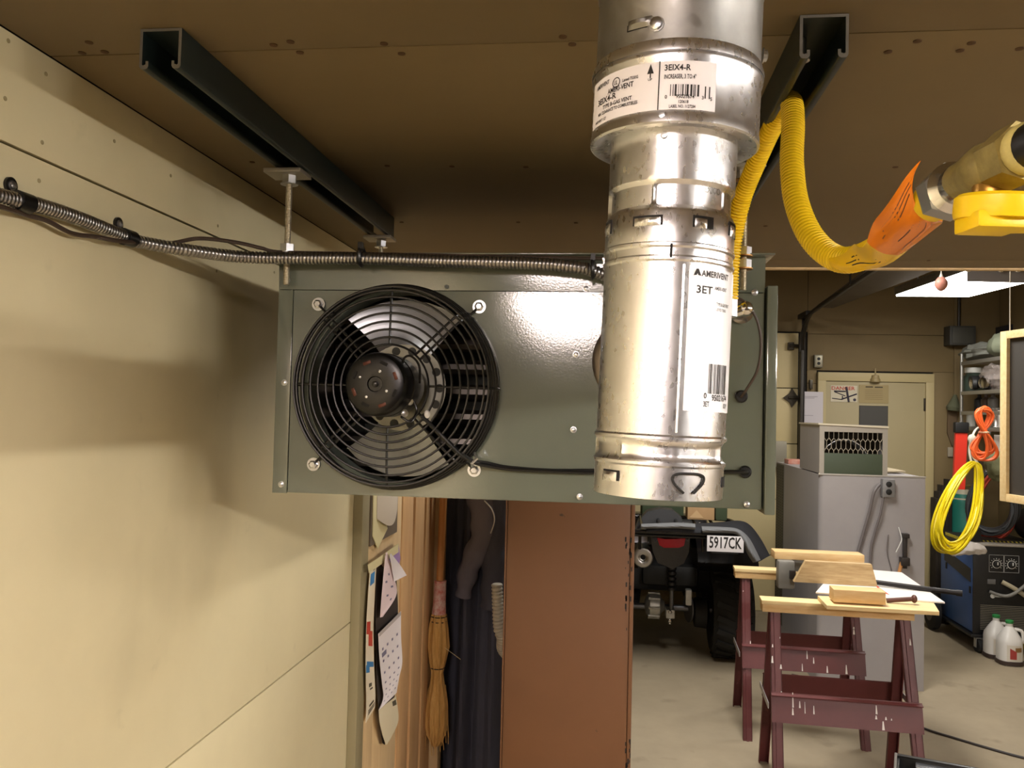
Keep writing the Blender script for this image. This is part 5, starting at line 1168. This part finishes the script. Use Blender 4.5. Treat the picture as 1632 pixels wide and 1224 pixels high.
# things on the shelves (front edge faces the room)
def sp(px, lev, xx=2.92): p = at(px, 600, x=xx); return V((xx, p.y, levels[lev]+.001))
tarp = M('tarp_grey', '#6f7068', .8, bump=.6, bscale=40)
p = sp(1562, 0)
def blob(name, c_, r, sx, sy, sz, m, label, cat, amp=.12, seed=0, parent=None):
    mb = MB(); mb.ball(c_, r, sx, sy, sz, 24, 16); rn = random.Random(seed); f = [rn.uniform(4, 11) for _ in range(6)]
    c_ = V(c_)
    for v in mb.bm.verts:
        d = v.co-c_; n_ = V((d.x/sx, d.y/sy, d.z/sz)); k = 1+amp*(sin(f[0]*n_.x/r+f[3])*sin(f[1]*n_.y/r+f[4])+.6*sin(f[2]*n_.z/r+f[5]+2*n_.y/r))
        v.co = c_+d*k
    return mb.build(name, m, parent, label, cat)
blob('folded_tarp', p+V((0, 0, .075)), .075, 1.4, 3.4, .95, tarp, 'crumpled grey tarp folded on the top shelf', 'tarp', .16, 1)
p = sp(1597, 0); blob('cloth_bag', p+V((.02, 0, .10)), .10, 1.1, 1.6, .98, M('sage_cloth', '#666b58', .8, bump=.4), 'sage green cloth bag on the top shelf next to the tarp', 'bag', .08, 2)
p = at(1586, 541, x=3.285); MB().box((3.27, p.y-.30, p.z-.13), (3.299, p.y+.25, p.z+.10), .004).build('wall_print', M('dark_print', '#2c2a30', .4), label='small dark framed print on the right wall above the shelf', cat='picture')
p = sp(1552, 1, 2.93); jg = thing('green_jug', 'dark green jug with a white lid on the second shelf', 'jug', p)
MB().lathe([(.08, 0), (.09, .006), (.09, .10), (.08, .125), (.06, .145), (.058, .155)], p, (0, 0, 1), 24).build('body', M('jug_green', '#39453c', .3), jg)
MB().lathe([(.066, .1555), (.069, .158), (.069, .198), (.065, .2)], p, (0, 0, 1), 24).build('lid', whitepl, jg)
p = sp(1548, 1, 2.815); hl_ = thing('headlamp', 'small round lamp with chrome lens lying before the green jug', 'lamp', p)
MB().lathe([(.03, .0), (.055, .0), (.058, .02), (.05, .06), (.03, .09)], p+V((0, 0, .062)), (1, 0, .2), 20).build('housing', blackm, hl_)
MB().ball(p+V((.004, 0, .06)), .045, .3, 1, 1).build('lens', chrome, hl_)
p = sp(1583, 1, 2.90); rs = thing('respirator_bag', 'black respirator in a clear plastic bag on the second shelf', 'bag', p)
blob('plastic_bag', p+V((0, 0, .100)), .095, .8, 1.9, 1.02, M('clear_plastic', '#b8aca6', .15, alpha=.45, spec=.8), None, None, .14, 5, rs)
blob('respirator', p+V((-.045, -.01, .065)), .055, .7, 1.3, 1.0, blackm, None, None, .2, 6, rs)
for s_ in (-1, 1): MB().lathe([(.03, 0), (.042, .004), (.042, .03), (.03, .034)], p+V((-.085, s_*.075, .055)), (-1, s_*.4, 0), 18).build('filter_cartridge', chrome if s_ < 0 else blackm, rs)
for i, (px, h_, r_, m_, lb) in enumerate(((1548, .10, .035, M('jar_grey', '#9b9a92', .3), 'short grey jar at the far end of the lowest shelf'), (1589, .15, .05, M('tin_silver', '#b5b3ad', .25, .9), 'silver tin can on the lowest shelf behind the orange cord'), (1602, .13, .045, M('tin_white', '#cfcac2', .4), 'white tin can on the lowest shelf by the screen frame'))):
    p = sp(px, 3, 2.88)
    MB().lathe([(r_, 0), (r_+.002, .004), (r_, .008), (r_, h_-.008), (r_+.002, h_-.004), (r_*.9, h_)], p, (0, 0, 1), 20).build('tin_can', m_, label=lb, cat='can')
for i, (px, m_, lb) in enumerate(((1561, blackm, 'black bottle on the third shelf, farthest one'), (1572, M('bottle_brown', '#3a2d24', .3), 'dark brown bottle in the middle of the third shelf'), (1583, M('bottle_grey', '#55524e', .3), 'grey bottle on the third shelf nearest the screen frame'))):
    p = sp(px, 2, 2.93)
    MB().lathe([(.035, 0), (.038, .01), (.038, .095), (.014, .115), (.014, .135), (.010, .137)], p, (0, 0, 1), 16).build('bottle', m_, label=lb, cat='bottle', group='bottles on the third shelf')
# red tool hanging, orange/yellow/grey/red cords, rope
rd = thing('red_level', 'bright red tool with a black head hanging under the shelf corner', 'tool', at(1530, 770, y=7.0))
a, b_ = at(1531, 690, y=7.0), at(1528, 780, y=7.0)
MB().prism([(a.x-.035, 7.0, a.z), (a.x+.052, 7.0, a.z), (a.x+.035, 7.0, b_.z), (a.x-.05, 7.0, b_.z)], (0, .03, 0)).build('body', redm, rd)
B((a.x-.045, 6.985, a.z), (a.x+.06, 7.04, a.z+.085), .012).build('head', blackm, rd)
MB().tube([(a.x, 7.01, a.z+.08), (a.x+.02, 7.1, levels[3]-.02)], .008, 6).build('hook', zinc, rd)
def coil(name, m, label, c_, ax, ay, rx, ry, n, r, seed, tilt=0, group=None):
    rn = random.Random(seed); t = thing(name, label, 'cord', c_, group)
    c_, ax, ay = V(c_), V(ax).normalized(), V(ay).normalized(); nn = ax.cross(ay)
    for k in range(n):
        a_, b2, o1, o2, on = rx*rn.uniform(.82, 1.06), ry*rn.uniform(.90, 1.04), rn.uniform(-.02, .02), rn.uniform(-.015, .015), rn.uniform(-.035, .035)
        top = ry
        pts = [c_+ax*(a_*sin(th)*(1-.30*cos(th))+o1)+ay*(b2*cos(th)+(top-b2))+nn*(on*(1-cos(th))*.5+.012*sin(3*th+k)) for th in [2*pi*i/40 for i in range(40)]]
        MB().tube(pts, r, 6, True).build('loop', m, t)
    return t
axy, ayy = V((.86, -.30, .0)), (at(1556, 738, y=6.45)-at(1510, 874, y=6.2))
yc = at(1531, 806, y=6.32)
ty = coil('extension_cord', yelcord, 'coiled bright yellow extension cord hanging in front of the welder', yc, (1, -.1, -.35), ayy, .115, .355, 16, .0085, 3)
MB().tube(smooth([at(1558, 738, y=6.44), at(1548, 722, y=6.46), at(1552, 700, y=6.47), at(1556, 735, y=6.44), at(1549, 738, y=6.44), at(1545, 715, y=6.46), at(1552, 690, y=6.48), at(1560, 681, x=2.80), at(1566, 679, x=2.82)], 8), .008, 6).build('white_rope', M('rope_white', '#d8d2c2', .8), ty)
MB().ball(at(1549, 700, y=6.465), .028, 1, 1, 1.3).build('rope_knot', M('rope_white', '#d8d2c2'), ty)
oc = at(1567, 692, y=6.35)
to = coil('extension_cord', orangecord, 'orange extension cord tied in a figure eight hanging from the shelf', oc, (1, -.2, 0), (0, 0, 1), .01, .02, 1, .004, 1)
def eight(n, m, parent, seed):
    rn = random.Random(seed); wst = at(1566, 689, y=6.35)
    for k in range(n):
        wt, wb_ = rn.uniform(.035, .075), rn.uniform(.03, .085); ht, hb_ = rn.uniform(.15, .185), rn.uniform(.14, .20); o1 = rn.uniform(-.012, .012); sh_ = rn.uniform(-.03, .03)
        pts = []
        for i in range(48):
            th = 2*pi*i/48; s_ = sin(th); c2 = cos(th)
            h = ht*c2 if c2 > 0 else hb_*c2; w_ = (wt if c2 > 0 else wb_)
            pts.append(wst+V((w_*sin(2*th)*.9+o1+sh_*(0 if c2 > 0 else abs(c2)), -.02+.025*s_+.01*sin(k), h)))
        MB().tube(pts, .0085, 6, True).build('loop', m, parent)
eight(9, orangecord, to, 5)
wst = at(1566, 689, y=6.35)
MB().tube([wst+V((.027*cos(a), -.02+.04*sin(a), 0)) for a in [2*pi*i/20 for i in range(20)]], .007, 6, True).build('cord_tie', M('tie_pale', '#e9b08c', .5), to)
gc_ = at(1579, 800, y=6.75)
tgc = coil('cable_coil', greycord, 'dark grey cable coil hanging behind the orange cord above the welder', gc_, (1, -.5, 0), (.05, 0, 1), .16, .25, 10, .011, 7)
rc_ = at(1586, 805, y=6.95)
coil('extension_cord', redcord, 'dull red cord coil hanging behind the dark grey cable coil', rc_, (1, -.4, 0), (.1, 0, 1), .15, .26, 8, .010, 9)
for t_, c_, r_ in ((tgc, gc_, .25), (None, rc_, .30)): pass
MB().tube([at(1572, 752, y=6.75)+V((0, .0, .0)), at(1572, 720, y=6.8), V((2.9, 6.9, levels[3]-.01))], .006, 6).build('hook', zinc, tgc)
hr = MB(); hr.box((2.80, 7.05, 1.36), (3.29, 7.075, 1.40), .003); hr.build('hook_rail', M('rail_dark', '#4a433a', .5, .4), label='dark hook rail under the shelf that the cord coils hang from', cat='rail')
# oxygen-green cylinder behind the yellow cord
p = at(1535, 830, y=7.42); cyl_ = thing('gas_cylinder', 'teal green gas cylinder standing on the floor behind the welder', 'gas cylinder', (2.94, 7.50, 0))
cxg, ztp = 2.94, at(1532, 782, y=7.42).z
MB().lathe([(.085, 0), (.095, .01), (.095, ztp-.10), (.085, ztp-.05), (.05, ztp-.01), (.03, ztp)], (cxg, 7.50, 0), (0, 0, 1), 28).build('body', M('teal_enamel', '#2c8474', .4), cyl_)
MB().lathe([(.09, ztp-.085), (.0905, ztp-.07), (.06, ztp-.015), (.035, ztp+.004)], (cxg, 7.50, 0), (0, 0, 1), 28).build('shoulder', M('cream_shoulder', '#d3cdb5', .5), cyl_)
vv = MB(); vv.cyl((cxg, 7.50, ztp), (cxg, 7.50, ztp+.05), .016, n=10); vv.cyl((cxg-.04, 7.50, ztp+.035), (cxg+.05, 7.50, ztp+.035), .012, n=8); vv.build('valve', brass, cyl_)
# dark upright hose reel thing left of the welder, small items on the wall
dk2 = thing('dark_rack', 'dark rough upright rack against the far wall left of the welder', 'rack', (2.72, 7.55, 0))
a, b_ = at(1490, 800, y=7.5), at(1512, 770, y=7.5)
for k in range(5):
    x = a.x+.026*k; zt_ = b_.z-.13+.035*(k if k < 5 else 2)+.02*((k*7) % 3)
    B((x, 7.47+.01*(k % 3), 0), (x+.027, 7.60, zt_), .003).build('stake', M('dark_wood', '#2e261d', .85, var=.3, vscale=10), dk2)
p = at(1514, 702, y=7.66); sa_ = thing('hand_saw', 'old wood handled tool hanging on the far wall left of the shelves', 'tool', p)
MB().prism([at(1511, 655, y=7.68), at(1526, 655, y=7.68), at(1524, 700, y=7.68), at(1518, 712, y=7.68), at(1510, 690, y=7.68)], (0, .018, 0)).build('blade', M('old_wood', '#6a573f', .7), sa_)
B(tuple(at(1511, 728, y=7.68)), tuple(V((at(1519, 713, y=7.68).x, 7.70, at(1519, 713, y=7.68).z))), .004).build('tag', M('tag_pale', '#a59b88', .6), sa_)
p = at(1521, 640, y=7.64); tw_ = MB(); tw_.lathe([(.05, -.08), (.06, -.05), (.035, .0), (.012, .06)], p, (.1, 0, 1), 12); tw_.build('rag', M('green_rag', '#5e614a', .85, bump=.5), label='olive rag hanging on the far wall beside the shelf post', cat='rag')
# sloping white board and olive strap by the frame
p = at(1602, 720, x=2.84); MB().box((2.83, p.y-.22, p.z-.14), (2.845, p.y+.16, p.z+.12), .002).build('white_card', M('white_card_m', '#dcd8cf', .5), label='white card standing under the lowest shelf beside the screen frame', cat='card')
p = at(1592, 742, x=2.80); blob('olive_pouch', p, .085, 1.0, 1.3, 1.25, M('olive_canvas', '#6a6c4c', .8, bump=.4), 'olive canvas pouch hanging under the shelf beside the screen frame', 'pouch', .12, 8)
p = at(1553, 858, y=6.66); MB().box((p.x-.045, 6.65, wtop+.0345), (p.x+.045, 6.72, wtop+.125), .006).build('power_brick', blk_pl, label='small black power brick standing on the striped mat', cat='power brick')
p = at(1622, 830, y=6.62); blob('dark_bag', V((3.18, 6.9, wtop+.15)), .11, .9, 1.3, 1.05, blackm, 'dark bag standing on the striped mat under the red cord', 'bag', .08, 4)
# jugs on the floor
def jug(x, y, label, yaw=0):
    t = thing('plastic_jug', label, 'jug', (x, y, 0))
    m = MB(); pr = [(.070, 0), (.078, .008), (.078, .15), (.074, .175), (.050, .225), (.028, .255), (.022, .262), (.022, .282)]
    m.lathe(pr, (x, y, 0), (0, 0, 1), 28, rf=lambda r, h, a: r*(1+(.10*abs(sin(2*a))**2 if h < .18 else 0)))
    m.build('body', M('jug_white', '#dedcd8', .3, trans=.0), t)
    MB().lathe([(.024, 0), (.026, .003), (.026, .020), (.022, .022)], (x, y, .2825), (0, 0, 1), 20).build('cap', M('cap_green', '#2f8c4a', .4), t)
    MB().tube(smooth([(x+.030, y-.01, .245), (x+.072, y-.02, .235), (x+.082, y-.02, .19), (x+.078, y-.015, .15)], 8), .011, 8).build('handle', M('jug_white', '#dedcd8'), t)
    lb = MB(); lb.sheet(lambda u, v: (x+.0835*sin(-.9+1.9*u), y-.0835*cos(-.9+1.9*u), .035+.11*v), 12, 3, .0008); lb = lb.build('label', M('jug_label', '#d5cfc2', .5), t)
    MB().sheet(lambda u, v: (x+.0845*sin(-.35+.5*u), y-.0845*cos(-.35+.5*u), .05+.075*v*(1-.3*u)), 6, 3, .0008).build('red_print', M('jug_red', '#a23a34', .5), lb)
    MB().sheet(lambda u, v: (x+.0845*sin(.05+.6*u), y-.0845*cos(.05+.6*u), .10+.03*v), 6, 2, .0008).build('brown_print', M('jug_brown', '#8c6a3e', .5), lb)
    MB().lathe([(.0795, .004), (.0845, .006), (.0845, .030), (.0795, .032)], (x, y, 0), (0, 0, 1), 28, caps=False, rf=lambda r, h, a: r*(1+.10*abs(sin(2*a))**2)).build('dark_base_band', M('jug_base', '#3d2f2a', .5), t)
j1 = at(1617, 1063, z=0)
jug(j1.x, j1.y+.08, 'white plastic jug with green cap, label facing us, before the welder')
jug(j1.x-.02, j1.y+.24, 'white plastic jug standing behind the other jug, half hidden')
p = at(1640, 1040, z=0); yt_ = thing('yellow_bottle', 'bright yellow bottle at the right edge behind the white jugs', 'bottle', (p.x+.05, p.y+.06, 0))
MB().lathe([(.08, 0), (.09, .01), (.09, .20), (.07, .25), (.04, .28), (.035, .33), (.03, .335)], (p.x+.075, p.y+.06, 0), (0, 0, 1), 24).build('body', yel, yt_)
MB().lathe([(.036, .3355), (.036, .36), (.03, .362)], (p.x+.075, p.y+.06, 0), (0, 0, 1), 16).build('cap', blackm, yt_)
# open black tool case at the bottom right, near the camera
tc = at(1428, 1206, y=3.05)
tb = thing('tool_case', 'open black tool case with a silver tray at the bottom right corner', 'tool case', (tc.x+.3, 2.85, 0))
Zt = tc.z
ex_ = (at(1632, 1226, y=2.93)-tc); ex_.z = 0; ex_ = ex_.normalized(); ey_ = V((ex_.y, -ex_.x, 0))
def cbx(a0, a1, b0, b1, z0, z1, name, m, par=tb, bev=.003):
    mb = MB(); mb.box((a0, -b1, z0), (a1, -b0, z1), bev)
    for v in mb.bm.verts: v.co = V((tc.x, tc.y, 0))+ex_*v.co.x-ey_*v.co.y+V((0, 0, v.co.z))
    return mb.build(name, m, par)
cbx(0, .62, -.012, 0, .0, Zt, 'back_wall', blk_pl); cbx(0, .012, .0005, .36, .0, Zt, 'side_wall', blk_pl); cbx(.608, .62, .0005, .36, 0, Zt, 'side_wall', blk_pl); cbx(0, .62, .3605, .372, 0, Zt, 'front_wall', blk_pl); cbx(.0125, .6075, .0005, .36, .0, .02, 'bottom', blk_pl)
rimm = M('rim_grey', '#7d7a76', .35, .4)
cbx(-.004, .624, -.016, .003, Zt, Zt+.008, 'rim', blk_pl); cbx(-.005, .004, -.016, .376, Zt, Zt+.009, 'rim', rimm)
cbx(.06, .60, .001, .05, Zt-.14, Zt-.004, 'silver_tray', M('tray_silver', '#a9abb0', .25, .9, var=.1, vscale=6))
mb = MB(); mb.tube([V((tc.x, tc.y, 0))+ex_*(.12+.02*i)+ey_*.06+V((0, 0, Zt-.02)) for i in range(9)], .008, 8); mb.build('socket_bar', chrome, tb)
for i in range(4):
    mb = MB(); mb.cyl(V((tc.x, tc.y, 0))+ex_*(.36+.05*i)+ey_*.07+V((0, 0, Zt-.03)), V((tc.x, tc.y, 0))+ex_*(.36+.05*i)+ey_*.07+V((0, 0, Zt-.006)), .012, n=12); mb.build('socket', chrome, tb)
# cables on the floor
def fz(px, py, z_=.006): return at(px, py, z=z_)
MB().tube(smooth([fz(1380, 1128), fz(1440, 1146), fz(1478, 1163), fz(1520, 1176), fz(1570, 1191), fz(1632, 1208), fz(1700, 1222)], 8), .007, 8).build('floor_cable', M('cable_black', '#2a2320', .5), label='dark cable lying across the concrete floor behind the sawhorse', cat='cable')
MB().tube(smooth([fz(1262, 1076), fz(1280, 1080), fz(1300, 1086)], 6), .010, 8).build('dark_stick', M('stick', '#4a3f37', .7), label='short dark stick on the floor under the far sawhorse', cat='stick')
